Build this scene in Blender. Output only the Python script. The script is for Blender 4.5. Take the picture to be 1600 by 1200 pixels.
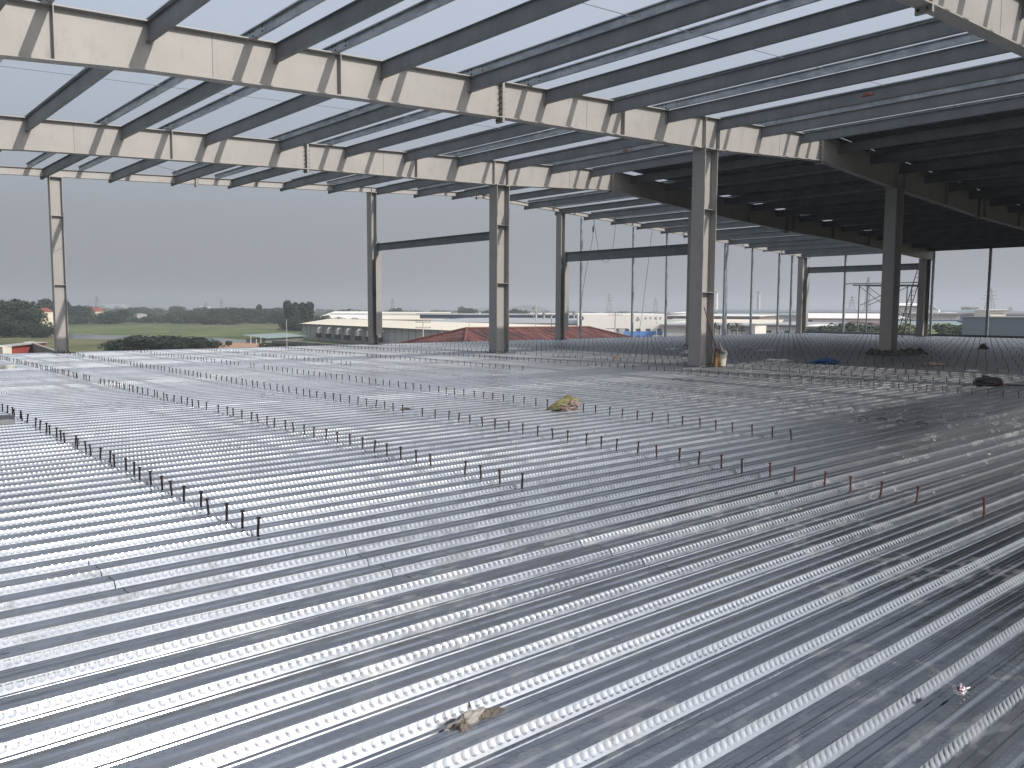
import bpy, math, random
from mathutils import Vector, Matrix, noise as mnoise
R = math.radians
random.seed(7)
scene = bpy.context.scene
for o in list(bpy.data.objects): bpy.data.objects.remove(o)
COL = scene.collection

# ------------------------------------------------------------------ camera
# world: X runs along the deck ribs, Y across them (along the purlins), Z up, deck top at 0
F_PX, PITCH, ROLL, YAW, CAM_H = 1307.6, R(5.041), R(0.271), R(49.173), 1.6
_cp, _sp = math.cos(PITCH), math.sin(PITCH)
FW = Vector((math.cos(YAW)*_cp, math.sin(YAW)*_cp, -_sp))
_r = Vector((math.sin(YAW), -math.cos(YAW), 0)); _u = _r.cross(FW)
RT = _r*math.cos(ROLL) + _u*math.sin(ROLL); UP = _u*math.cos(ROLL) - _r*math.sin(ROLL)
CAM = Vector((0, 0, CAM_H))
cam_data = bpy.data.cameras.new("camera"); cam = bpy.data.objects.new("camera", cam_data); COL.objects.link(cam)
cam_data.sensor_width = 36; cam_data.lens = 36*F_PX/1600; cam_data.clip_start = .05; cam_data.clip_end = 20000
cam.matrix_world = Matrix.Translation(CAM) @ Matrix((RT, UP, -FW)).transposed().to_4x4()
scene.camera = cam
def ray(x, y): return FW*F_PX + RT*(x-800) - UP*(y-600)
def P(x, y, D):                      # a point seen at pixel (x, y), D metres ahead
    d = ray(x, y); t = D/(d.x*math.cos(YAW)+d.y*math.sin(YAW)); return CAM + d*t
GZ = -9.0
def G(x, y, z=GZ):                   # the point of the level z seen at pixel (x, y)
    d = ray(x, y); return CAM + d*((z-CAM_H)/d.z)

# ------------------------------------------------------------------ sky, sun, exposure
SUN_DIR = Vector((.204, -.81, .55)).normalized()
SUN_EL = math.asin(SUN_DIR.z)
w = bpy.data.worlds.new("World"); scene.world = w; w.use_nodes = True
nt = w.node_tree; nt.nodes.clear()
sky = nt.nodes.new("ShaderNodeTexSky"); sky.sky_type = 'NISHITA'; sky.sun_disc = False
sky.sun_elevation = SUN_EL; sky.sun_rotation = math.atan2(SUN_DIR.x, SUN_DIR.y)
sky.air_density = 1.3; sky.dust_density = 5.0; sky.ozone_density = 2.0; sky.altitude = 0
bg = nt.nodes.new("ShaderNodeBackground"); bg.inputs[1].default_value = .085
out = nt.nodes.new("ShaderNodeOutputWorld")
# thick summer haze: the clear sky shows only faintly through a grey veil that thins with height
tc = nt.nodes.new("ShaderNodeTexCoord"); sp_ = nt.nodes.new("ShaderNodeSeparateXYZ"); nt.links.new(tc.outputs['Generated'], sp_.inputs[0])
cr_ = nt.nodes.new("ShaderNodeValToRGB"); el_ = cr_.color_ramp.elements
for i_, (p_, c_) in enumerate(((0, (.335, .34, .375)), (.10, (.37, .385, .43)), (.30, (.58, .64, .75)), (.6, (.74, .80, .94)), (1, (.68, .74, .88)))):
    x_ = el_[i_] if i_ < 2 else el_.new(p_)
    x_.position = p_; x_.color = (*c_, 1)
nt.links.new(sp_.outputs[2], cr_.inputs[0])
sc_ = nt.nodes.new("ShaderNodeVectorMath"); sc_.operation = 'SCALE'; sc_.inputs['Scale'].default_value = 1/.085; nt.links.new(cr_.outputs[0], sc_.inputs[0])
mx_ = nt.nodes.new("ShaderNodeMix"); mx_.data_type = 'RGBA'; mx_.inputs[0].default_value = .22
nt.links.new(sc_.outputs[0], mx_.inputs[6]); nt.links.new(sky.outputs[0], mx_.inputs[7])
# the bright aureole a hazy sky has round the sun
dt_ = nt.nodes.new("ShaderNodeVectorMath"); dt_.operation = 'DOT_PRODUCT'; nt.links.new(tc.outputs['Generated'], dt_.inputs[0]); dt_.inputs[1].default_value = SUN_DIR
mxx_ = nt.nodes.new("ShaderNodeMath"); mxx_.operation = 'MAXIMUM'; nt.links.new(dt_.outputs['Value'], mxx_.inputs[0]); mxx_.inputs[1].default_value = 0
pw_ = nt.nodes.new("ShaderNodeMath"); pw_.operation = 'POWER'; nt.links.new(mxx_.outputs[0], pw_.inputs[0]); pw_.inputs[1].default_value = 3
au_ = nt.nodes.new("ShaderNodeVectorMath"); au_.operation = 'SCALE'; au_.inputs[0].default_value = (1.48/.085, 1.47/.085, 1.46/.085); nt.links.new(pw_.outputs[0], au_.inputs['Scale'])
ad_ = nt.nodes.new("ShaderNodeVectorMath"); ad_.operation = 'ADD'; nt.links.new(mx_.outputs[2], ad_.inputs[0]); nt.links.new(au_.outputs[0], ad_.inputs[1])
nt.links.new(ad_.outputs[0], bg.inputs[0]); nt.links.new(bg.outputs[0], out.inputs[0])
sl = bpy.data.lights.new("sun", 'SUN'); sl.energy = 4.1; sl.angle = R(.6); sl.color = (1, .94, .86)
so = bpy.data.objects.new("sun", sl); COL.objects.link(so); so.location = (0, -20, 40)
so.rotation_euler = (-SUN_DIR).to_track_quat('-Z', 'Y').to_euler()
scene.view_settings.view_transform = 'Standard'; scene.view_settings.look = 'None'
scene.view_settings.exposure = 0; scene.view_settings.gamma = 1
scene.render.engine = 'CYCLES'
scene.cycles.max_bounces = 6; scene.cycles.volume_bounces = 2

# ------------------------------------------------------------------ helpers
class MB:
    def __init__(s): s.v = []; s.f = []
    def hexa(s, p):                  # 8 points: bottom loop then top loop
        n = len(s.v); s.v += [tuple(q) for q in p]
        s.f += [(n, n+3, n+2, n+1), (n+4, n+5, n+6, n+7), (n, n+1, n+5, n+4), (n+1, n+2, n+6, n+5), (n+2, n+3, n+7, n+6), (n+3, n, n+4, n+7)]
        return s
    def box(s, x0, x1, y0, y1, z0, z1):
        return s.hexa([(x0, y0, z0), (x1, y0, z0), (x1, y1, z0), (x0, y1, z0), (x0, y0, z1), (x1, y0, z1), (x1, y1, z1), (x0, y1, z1)])
    def sbar(s, xa, za0, za1, xb, zb0, zb1, y0, y1):   # a bar along X whose bottom and top slope
        return s.hexa([(xa, y0, za0), (xb, y0, zb0), (xb, y1, zb0), (xa, y1, za0), (xa, y0, za1), (xb, y0, zb1), (xb, y1, zb1), (xa, y1, za1)])
    def obox(s, c, ax, ay, hz, z0=0):                  # box on a rotated footprint: centre, half vectors
        c = Vector(c); ax = Vector(ax); ay = Vector(ay); b = [c-ax-ay, c+ax-ay, c+ax+ay, c-ax+ay]
        return s.hexa([q+Vector((0, 0, z0)) for q in b]+[q+Vector((0, 0, hz)) for q in b])
    def tube(s, a, b, r, n=6, r2=None):
        a = Vector(a); b = Vector(b); d = (b-a).normalized(); r2 = r if r2 is None else r2
        t = d.cross(Vector((0, 0, 1))); t = t if t.length > .01 else d.cross(Vector((1, 0, 0))); t.normalize(); q = d.cross(t)
        k = len(s.v)
        for i in range(n):
            e = t*math.cos(2*math.pi*i/n)+q*math.sin(2*math.pi*i/n); s.v += [tuple(a+e*r), tuple(b+e*r2)]
        for i in range(n):
            j = (i+1) % n; s.f.append((k+2*i, k+2*j, k+2*j+1, k+2*i+1))
        s.f.append(tuple(k+2*i for i in range(n))); s.f.append(tuple(k+2*i+1 for i in reversed(range(n)))); return s
    def path(s, pts, r, n=6):
        for a, b in zip(pts, pts[1:]): s.tube(a, b, r, n)
        return s
    def lathe(s, c, prof, n=16):     # (r, z) profile round the vertical through c
        c = Vector(c); k = len(s.v); m = len(prof)
        for i in range(n):
            a = 2*math.pi*i/n
            for r, z in prof: s.v.append((c.x+r*math.cos(a), c.y+r*math.sin(a), c.z+z))
        for i in range(n):
            j = (i+1) % n
            for q in range(m-1): s.f.append((k+i*m+q, k+j*m+q, k+j*m+q+1, k+i*m+q+1))
        return s
    def poly(s, pts): k = len(s.v); s.v += [tuple(p) for p in pts]; s.f.append(tuple(range(k, k+len(pts)))); return s
    def prism(s, pts, d):            # a polygon pushed along d
        d = Vector(d); pts = [Vector(p) for p in pts]; k = len(s.v); n = len(pts)
        s.v += [tuple(p) for p in pts]+[tuple(p+d) for p in pts]
        s.f.append(tuple(range(k, k+n))); s.f.append(tuple(range(k+2*n-1, k+n-1, -1)))
        for i in range(n): j = (i+1) % n; s.f.append((k+i, k+n+i, k+n+j, k+j))
        return s
    def fix(s, me):
        import bmesh
        bm = bmesh.new(); bm.from_mesh(me); bmesh.ops.recalc_face_normals(bm, faces=bm.faces); bm.to_mesh(me); bm.free()
    def build(s, name, m, root=None, parent=None, smooth=False, fix=True):
        o0 = root.matrix_world.translation if root else Vector((0, 0, 0))
        me = bpy.data.meshes.new(name); me.from_pydata([(x-o0.x, y-o0.y, z-o0.z) for x, y, z in s.v], [], s.f)
        if fix: s.fix(me)
        if smooth: me.shade_smooth()
        me.materials.append(m); o = bpy.data.objects.new(name, me); COL.objects.link(o)
        p = parent or root
        if p: o.parent = p
        return o
    def top(s, name, m, loc, label=None, cat=None, group=None, kind=None, smooth=False, fix=True):   # a thing that is one mesh, its origin at loc
        loc = Vector(loc); me = bpy.data.meshes.new(name); me.from_pydata([(x-loc.x, y-loc.y, z-loc.z) for x, y, z in s.v], [], s.f)
        if fix: s.fix(me)
        if smooth: me.shade_smooth()
        me.materials.append(m); o = bpy.data.objects.new(name, me); o.location = loc; COL.objects.link(o); tag(o, label, cat, group, kind); return o
def tag(o, label=None, cat=None, group=None, kind=None):
    if label: o['label'] = label
    if cat: o['category'] = cat
    if group: o['group'] = group
    if kind: o['kind'] = kind
    return o
def thing(name, label, cat, loc, group=None):
    o = bpy.data.objects.new(name, None); o.location = loc; o.empty_display_size = .3; COL.objects.link(o)
    o.matrix_world = Matrix.Translation(Vector(loc)); return tag(o, label, cat, group)
ORD = ['first', 'second', 'third', 'fourth', 'fifth', 'sixth', 'seventh', 'eighth', 'ninth', 'tenth', 'eleventh', 'twelfth', 'thirteenth', 'fourteenth', 'fifteenth', 'sixteenth', 'seventeenth', 'eighteenth', 'nineteenth', 'twentieth', 'twenty-first', 'twenty-second']

# ------------------------------------------------------------------ materials
def nodes(name):
    m = bpy.data.materials.new(name); m.use_nodes = True; t = m.node_tree
    return m, t, t.nodes["Principled BSDF"]
def N(t, k, **kw):
    n = t.nodes.new(k)
    for a, b in kw.items(): setattr(n, a, b)
    return n
def mth(t, op, a, b=None, c=None):
    n = N(t, "ShaderNodeMath", operation=op)
    for i, x in enumerate((a, b, c)):
        if x is None: continue
        if isinstance(x, (int, float)): n.inputs[i].default_value = x
        else: t.links.new(x, n.inputs[i])
    return n.outputs[0]
def noise_tex(t, co, scale, detail=4, rough=.55, vec=(1, 1, 1)):
    mp = N(t, "ShaderNodeMapping"); mp.inputs['Scale'].default_value = vec; t.links.new(co, mp.inputs[0])
    n = N(t, "ShaderNodeTexNoise"); n.inputs['Scale'].default_value = scale; n.inputs['Detail'].default_value = detail; n.inputs['Roughness'].default_value = rough
    t.links.new(mp.outputs[0], n.inputs['Vector']); return n.outputs[0]
def ramp(t, f, stops):
    r = N(t, "ShaderNodeValToRGB"); e = r.color_ramp.elements
    while len(e) < len(stops): e.new(.5)
    for x, (p, c) in zip(e, stops): x.position = p; x.color = (*c, 1) if len(c) == 3 else c
    t.links.new(f, r.inputs[0]); return r.outputs[0]
def mix(t, f, a, b):
    n = N(t, "ShaderNodeMix", data_type='RGBA')
    if isinstance(f, (int, float)): n.inputs[0].default_value = f
    else: t.links.new(f, n.inputs[0])
    for i, x in ((6, a), (7, b)):
        if isinstance(x, tuple): n.inputs[i].default_value = (*x, 1)
        else: t.links.new(x, n.inputs[i])
    return n.outputs[2]
def mat(name, c1, c2=None, rough=.6, metal=0, scale=3, vec=(1, 1, 1), bump=0, spec=None, detail=5, lo=.35, hi=.65, bscale=None):
    m, t, b = nodes(name); co = N(t, "ShaderNodeTexCoord").outputs['Object']
    c2 = c2 or tuple(x*.85 for x in c1)
    n = noise_tex(t, co, scale, detail, .6, vec)
    t.links.new(ramp(t, n, [(lo, c1), (hi, c2)]), b.inputs['Base Color'])
    b.inputs['Roughness'].default_value = rough; b.inputs['Metallic'].default_value = metal
    if spec is not None: b.inputs['Specular IOR Level'].default_value = spec
    if bump:
        n2 = noise_tex(t, co, bscale or scale*4, 4, .6, vec); bp = N(t, "ShaderNodeBump"); bp.inputs['Strength'].default_value = bump; bp.inputs['Distance'].default_value = .02
        t.links.new(n2, bp.inputs['Height']); t.links.new(bp.outputs[0], b.inputs['Normal'])
    return m
M = {}
M['paint'] = mat("grey_primer_steel", (.295, .282, .268), (.255, .245, .235), rough=.5, scale=1.3, bump=.05, lo=.3, hi=.75)
def worn(m, tint, amt, lo=.60, hi=.74):       # scuffs, thin rust runs and dust on a painted or zinc surface
    t = m.node_tree; b = t.nodes["Principled BSDF"]; co = N(t, "ShaderNodeTexCoord").outputs['Object']; l = b.inputs['Base Color'].links[0].from_socket
    a = noise_tex(t, co, 5, 8, .72, (1, 1, .35)); c = noise_tex(t, co, .8, 3, .5); mr = N(t, "ShaderNodeMapRange"); t.links.new(mth(t, 'ADD', mth(t, 'MULTIPLY', a, .75), mth(t, 'MULTIPLY', c, .28)), mr.inputs[0])
    mr.inputs[1].default_value = lo-.06; mr.inputs[2].default_value = hi-.06
    t.links.new(mix(t, mth(t, 'MULTIPLY', mr.outputs[0], amt), l, tint), b.inputs['Base Color'])
worn(M['paint'], (.13, .12, .105), .3)
M['paint_dark'] = mat("dark_primer_steel", (.155, .168, .18), (.125, .135, .145), rough=.55, scale=1.1, bump=.05)  # same primer, darkened: the beams' shade is put into this colour
M['galv'] = mat("galvanised_purlin_steel", (.44, .465, .48), (.24, .265, .285), rough=.42, metal=.5, scale=6, vec=(1, .3, 1), bump=.06)
worn(M['paint_dark'], (.24, .23, .21), .45); worn(M['galv'], (.15, .16, .175), .4, .52, .70)
M['bolt'] = mat("dark_bolt_steel", (.05, .05, .05), rough=.5, metal=.5, scale=30)
M['dark'] = mat("black_rubber", (.018, .019, .02), (.03, .03, .03), rough=.6, scale=10)
M['rust'] = mat("rusty_stud_steel", (.018, .014, .014), (.07, .026, .018), rough=.75, scale=9, lo=.4, hi=.7)
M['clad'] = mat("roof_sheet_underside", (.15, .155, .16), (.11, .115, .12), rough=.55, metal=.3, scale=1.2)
M['rod'] = mat("thin_steel_rod", (.25, .26, .27), rough=.4, metal=.7, scale=20)
M['rope'] = mat("grey_rope", (.07, .07, .075), rough=.9, scale=40)
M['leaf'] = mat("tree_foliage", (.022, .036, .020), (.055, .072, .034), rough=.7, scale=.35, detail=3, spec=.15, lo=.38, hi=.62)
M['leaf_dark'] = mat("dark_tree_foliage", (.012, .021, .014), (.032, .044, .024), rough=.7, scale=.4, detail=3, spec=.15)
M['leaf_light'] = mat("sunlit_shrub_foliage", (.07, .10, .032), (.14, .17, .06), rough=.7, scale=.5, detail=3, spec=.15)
M['bark'] = mat("tree_bark", (.08, .06, .045), rough=.9, scale=2)
M['white_wall'] = mat("white_factory_wall", (.62, .60, .55), (.56, .54, .50), rough=.7, scale=.08)
M['cream_roof'] = mat("cream_metal_roof", (.74, .67, .52), (.67, .60, .47), rough=.45, scale=.05, vec=(1, 1, 1))
M['white_roof'] = mat("white_metal_roof", (.84, .81, .75), (.76, .73, .68), rough=.45, scale=.05)
M['grey_wall'] = mat("grey_sheet_wall", (.37, .365, .35), (.33, .325, .31), rough=.6, scale=.1)
M['bluegrey_wall'] = mat("blue_grey_sheet_wall", (.14, .165, .185), (.125, .15, .17), rough=.5, scale=.08)
M['grey_roof'] = mat("grey_fibre_roof", (.34, .35, .35), (.28, .29, .30), rough=.6, scale=.06)
M['blue_strip'] = mat("dark_blue_sheet", (.035, .055, .11), (.045, .065, .12), rough=.5, scale=.1)
M['blue_wall'] = mat("blue_painted_wall", (.08, .20, .45), (.07, .17, .38), rough=.6, scale=.2)
M['green_roof'] = mat("pale_green_roof", (.20, .26, .245), (.17, .22, .21), rough=.5, scale=.06)
M['cream_wall'] = mat("cream_rendered_wall", (.62, .55, .43), (.55, .49, .39), rough=.8, scale=.1)
M['brown'] = mat("brown_fascia", (.16, .12, .11), (.12, .095, .09), rough=.7, scale=.2)
M['glass'] = mat("dark_window_glass", (.05, .06, .07), rough=.2, scale=1)
M['logo'] = mat("blue_sign_paint", (.08, .12, .28), rough=.6, scale=2)
M['sign_grey'] = mat("grey_sign_paint", (.33, .33, .36), rough=.6, scale=2)
M['concrete'] = mat("grey_concrete", (.33, .32, .30), (.25, .245, .23), rough=.85, scale=.4)
M['tile'] = mat("red_roof_tiles", (.28, .075, .055), (.2, .055, .045), rough=.8, scale=.6)
M['water'] = mat("pond_water", (.10, .115, .11), (.13, .14, .13), rough=.12, scale=.02)
M['red_soil'] = mat("red_bare_soil", (.36, .19, .12), (.28, .17, .10), rough=.95, scale=.12)
M['wall_dark'] = mat("weathered_boundary_wall", (.16, .155, .15), (.10, .10, .10), rough=.9, scale=.25)
M['red_paint'] = mat("red_container_paint", (.42, .075, .055), (.30, .06, .05), rough=.6, scale=.6)
M['ply'] = mat("cream_cabinet", (.60, .58, .48), rough=.7, scale=1)
M['pylon'] = mat("galvanised_pylon_steel", (.20, .20, .21), rough=.7, scale=.1)
M['pole'] = mat("pale_concrete_pole", (.45, .40, .36), (.36, .32, .29), rough=.8, scale=1)

# rusty red corrugated roof, streaked down the slope
def m_rustroof():
    m, t, b = nodes("rusty_red_corrugated_roof"); co = N(t, "ShaderNodeTexCoord").outputs['Object']
    n = noise_tex(t, co, .35, 6, .65, (3.0, .5, .5)); n2 = noise_tex(t, co, 1.7, 4, .6, (1, .3, .3))
    c = ramp(t, mth(t, 'ADD', mth(t, 'MULTIPLY', n, .7), mth(t, 'MULTIPLY', n2, .3)), [(.40, (.028, .012, .011)), (.5, (.085, .024, .019)), (.62, (.16, .055, .042))])
    t.links.new(c, b.inputs['Base Color']); b.inputs['Roughness'].default_value = .8
    return m
M['rust_roof'] = m_rustroof()

# ground: patchwork of grass, reeds and dry earth
def m_ground():
    m, t, b = nodes("field_ground"); co = N(t, "ShaderNodeTexCoord").outputs['Object']
    a = noise_tex(t, co, .006, 5, .6, (1, 1, 1)); c = noise_tex(t, co, .09, 6, .7)
    f = mth(t, 'ADD', mth(t, 'MULTIPLY', a, .65), mth(t, 'MULTIPLY', c, .35))
    col = ramp(t, f, [(.38, (.03, .048, .02)), (.47, (.06, .082, .032)), (.54, (.09, .095, .045)), (.63, (.13, .11, .07))])
    t.links.new(col, b.inputs['Base Color']); b.inputs['Roughness'].default_value = .95; b.inputs['Specular IOR Level'].default_value = .1
    return m
M['ground'] = m_ground()
M['field'] = mat("green_crop_field", (.135, .16, .07), (.06, .085, .038), rough=.95, scale=.05, detail=8, spec=.1)
M['field_dry'] = mat("dry_reed_field", (.145, .135, .07), (.07, .085, .04), rough=.95, scale=.05, detail=8, spec=.1)

# galvanised decking: embossed dimples on the rib flanks, spangle, sheet-to-sheet change, grout dust
PITCH_V, V0 = .284, 5.945
PH0 = V0 - .2105                      # where one rib's near edge stands
DECK_Z = -.041
def m_deck():
    m, t, b = nodes("galvanised_deck"); co = N(t, "ShaderNodeTexCoord").outputs['Object']
    sx = N(t, "ShaderNodeSeparateXYZ"); t.links.new(co, sx.inputs[0]); X, Y, Z = sx.outputs
    ph = mth(t, 'FLOORED_MODULO', mth(t, 'SUBTRACT', Y, PH0), PITCH_V)
    def row(center, half, per, rad, off=0.):
        du = mth(t, 'DIVIDE', mth(t, 'SUBTRACT', mth(t, 'FLOORED_MODULO', mth(t, 'ADD', X, off), per), per/2), rad)
        dv = mth(t, 'DIVIDE', mth(t, 'SUBTRACT', ph, center), half)
        r = mth(t, 'SQRT', mth(t, 'ADD', mth(t, 'MULTIPLY', du, du), mth(t, 'MULTIPLY', dv, dv)))
        return mth(t, 'MAXIMUM', mth(t, 'SUBTRACT', 1, mth(t, 'MULTIPLY', r, r)), 0)      # a round dish
    h1 = row(.2735, .0105, .041, .0180)                # the flank that faces the camera
    h2 = row(.018, .006, .041, .008, .01); h3 = row(.108, .006, .041, .008, .02)
    # the embossing is stronger in some sheets than in others
    sheet = mth(t, 'FLOOR', mth(t, 'DIVIDE', mth(t, 'SUBTRACT', Y, PH0), PITCH_V*3)); seg = mth(t, 'FLOOR', mth(t, 'DIVIDE', mth(t, 'ADD', X, mth(t, 'MULTIPLY', sheet, 1.37)), 9.4))
    cb = N(t, "ShaderNodeCombineXYZ"); t.links.new(sheet, cb.inputs[0]); t.links.new(seg, cb.inputs[1])
    wn = N(t, "ShaderNodeTexWhiteNoise", noise_dimensions='2D'); t.links.new(cb.outputs[0], wn.inputs['Vector']); rnd = wn.outputs['Value']
    wav = noise_tex(t, co, 1.0, 3, .5, (.45, 7, 1)); spang = noise_tex(t, co, 60, 2, .5, (.5, 1, 1))
    und = noise_tex(t, co, 2.3, 2, .5, (1, 1, 1))
    hh = mth(t, 'ADD', mth(t, 'MULTIPLY', mth(t, 'MULTIPLY', h1, mth(t, 'ADD', .8, mth(t, 'MULTIPLY', rnd, .4))), -.0016), mth(t, 'MULTIPLY', mth(t, 'ADD', h2, h3), .0016))
    hh = mth(t, 'ADD', hh, mth(t, 'MULTIPLY', wav, .0022)); hh = mth(t, 'ADD', hh, mth(t, 'MULTIPLY', spang, .00022)); mid = noise_tex(t, co, 9, 2, .5, (1, .6, 1)); hh = mth(t, 'ADD', hh, mth(t, 'MULTIPLY', mid, .0016)); hh = mth(t, 'ADD', hh, mth(t, 'MULTIPLY', und, .0045))
    bp = N(t, "ShaderNodeBump"); bp.inputs['Strength'].default_value = 1; bp.inputs['Distance'].default_value = 1; t.links.new(hh, bp.inputs['Height'])
    t.links.new(bp.outputs[0], b.inputs['Normal'])
    base = mix(t, rnd, (.44, .455, .48), (.56, .577, .60))
    sp = noise_tex(t, co, 7, 5, .6, (.5, 2.5, 1)); base = mix(t, mth(t, 'MULTIPLY', sp, .5), base, (.29, .31, .34))
    sc_n = noise_tex(t, co, 9, 6, .7, (.6, 1.6, 1)); sm = N(t, "ShaderNodeMapRange"); t.links.new(sc_n, sm.inputs[0]); sm.inputs[1].default_value = .60; sm.inputs[2].default_value = .70
    base = mix(t, mth(t, 'MULTIPLY', sm.outputs[0], .55), base, (.12, .125, .14))
    deck_shade = N(t, "ShaderNodeMapRange", interpolation_type='SMOOTHSTEP'); t.links.new(X, deck_shade.inputs[0]); deck_shade.inputs[1].default_value = 9; deck_shade.inputs[2].default_value = 20; deck_shade.inputs[3].default_value = 0; deck_shade.inputs[4].default_value = .42
    base = mix(t, deck_shade.outputs[0], base, (.16, .17, .185))      # roof shade painted into the deck colour towards +X
    # pale grout dust, thicker towards the walked-on side of the deck (+X)
    side = N(t, "ShaderNodeMapRange"); t.links.new(X, side.inputs[0]); side.inputs[1].default_value = 3; side.inputs[2].default_value = 13
    side.inputs[3].default_value = -.10; side.inputs[4].default_value = .045
    dn = noise_tex(t, co, 2.6, 9, .78, (.5, 1.6, 1)); dm = N(t, "ShaderNodeMapRange"); t.links.new(mth(t, 'ADD', dn, side.outputs[0]), dm.inputs[0])
    dm.inputs[1].default_value = .56; dm.inputs[2].default_value = .76
    film = N(t, "ShaderNodeMapRange", interpolation_type='SMOOTHSTEP'); t.links.new(X, film.inputs[0]); film.inputs[1].default_value = 2.5; film.inputs[2].default_value = 11; film.inputs[3].default_value = 0; film.inputs[4].default_value = .11
    dust = mth(t, 'MAXIMUM', dm.outputs[0], film.outputs[0])
    st_ = noise_tex(t, co, .9, 5, .6, (.7, 1.2, 1)); ring = mth(t, 'SUBTRACT', 1, mth(t, 'MINIMUM', mth(t, 'MULTIPLY', mth(t, 'ABSOLUTE', mth(t, 'SUBTRACT', st_, .56)), 45), 1))
    dust = mth(t, 'MAXIMUM', dust, mth(t, 'MULTIPLY', ring, .30))
    sf = mth(t, 'FLOORED_MODULO', mth(t, 'ADD', X, mth(t, 'MULTIPLY', sheet, 1.37)), 9.4); seam = mth(t, 'LESS_THAN', sf, .007)
    lap = mth(t, 'LESS_THAN', mth(t, 'ABSOLUTE', mth(t, 'SUBTRACT', mth(t, 'FLOORED_MODULO', mth(t, 'SUBTRACT', Y, PH0), PITCH_V*3), .112)), .0018)
    base = mix(t, mth(t, 'MAXIMUM', seam, lap), base, (.06, .065, .075)); t.links.new(mix(t, dust, base, (.17, .168, .155)), b.inputs['Base Color'])
    t.links.new(mth(t, 'SUBTRACT', 1, mth(t, 'MULTIPLY', dust, .75)), b.inputs['Metallic'])
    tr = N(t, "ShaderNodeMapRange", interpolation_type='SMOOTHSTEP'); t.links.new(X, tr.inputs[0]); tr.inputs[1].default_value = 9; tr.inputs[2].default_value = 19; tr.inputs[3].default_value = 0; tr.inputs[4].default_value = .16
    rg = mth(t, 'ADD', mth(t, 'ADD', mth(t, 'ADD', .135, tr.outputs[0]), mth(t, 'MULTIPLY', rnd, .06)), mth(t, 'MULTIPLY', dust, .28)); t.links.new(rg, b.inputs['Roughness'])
    return m
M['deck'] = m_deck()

# ------------------------------------------------------------------ the metal deck
V_END, V_BEG, U_BEG, U_END = 33.95, -5.0, -7.0, 58.25
def build_deck():
    prof = [(0, 0), (.010, .0008), (.050, 0), (.058, -.007), (.072, -.007), (.086, 0), (.124, .0008), (.134, 0), (.160, DECK_Z), (.180, DECK_Z), (.184, DECK_Z+.007), (.191, DECK_Z+.007), (.195, DECK_Z), (.222, DECK_Z), (.225, DECK_Z+.005), (.231, DECK_Z+.005), (.234, DECK_Z), (.2565, DECK_Z)]
    k0 = int((V_BEG-PH0)/PITCH_V); k1 = int((V_END-PH0)/PITCH_V)
    cols = [(PH0+k*PITCH_V+a, z) for k in range(k0, k1) for a, z in prof]
    us = [U_BEG+i*(U_END-U_BEG)/66 for i in range(67)]
    v = []; f = []; n = len(cols)
    for i, u in enumerate(us):
        for y, z in cols: v.append((u, y, z+.0022*mnoise.noise(Vector((u*.9, y*.55, 3.1)))))
    for i in range(66):
        for j in range(n-1):
            a = i*n+j; f.append((a, a+n, a+n+1, a+1))
    mb = MB(); mb.v = v; mb.f = f
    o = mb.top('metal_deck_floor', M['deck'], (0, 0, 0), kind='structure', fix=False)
    if o.data.polygons[0].normal.z < 0: o.data.flip_normals()
build_deck()

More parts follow.
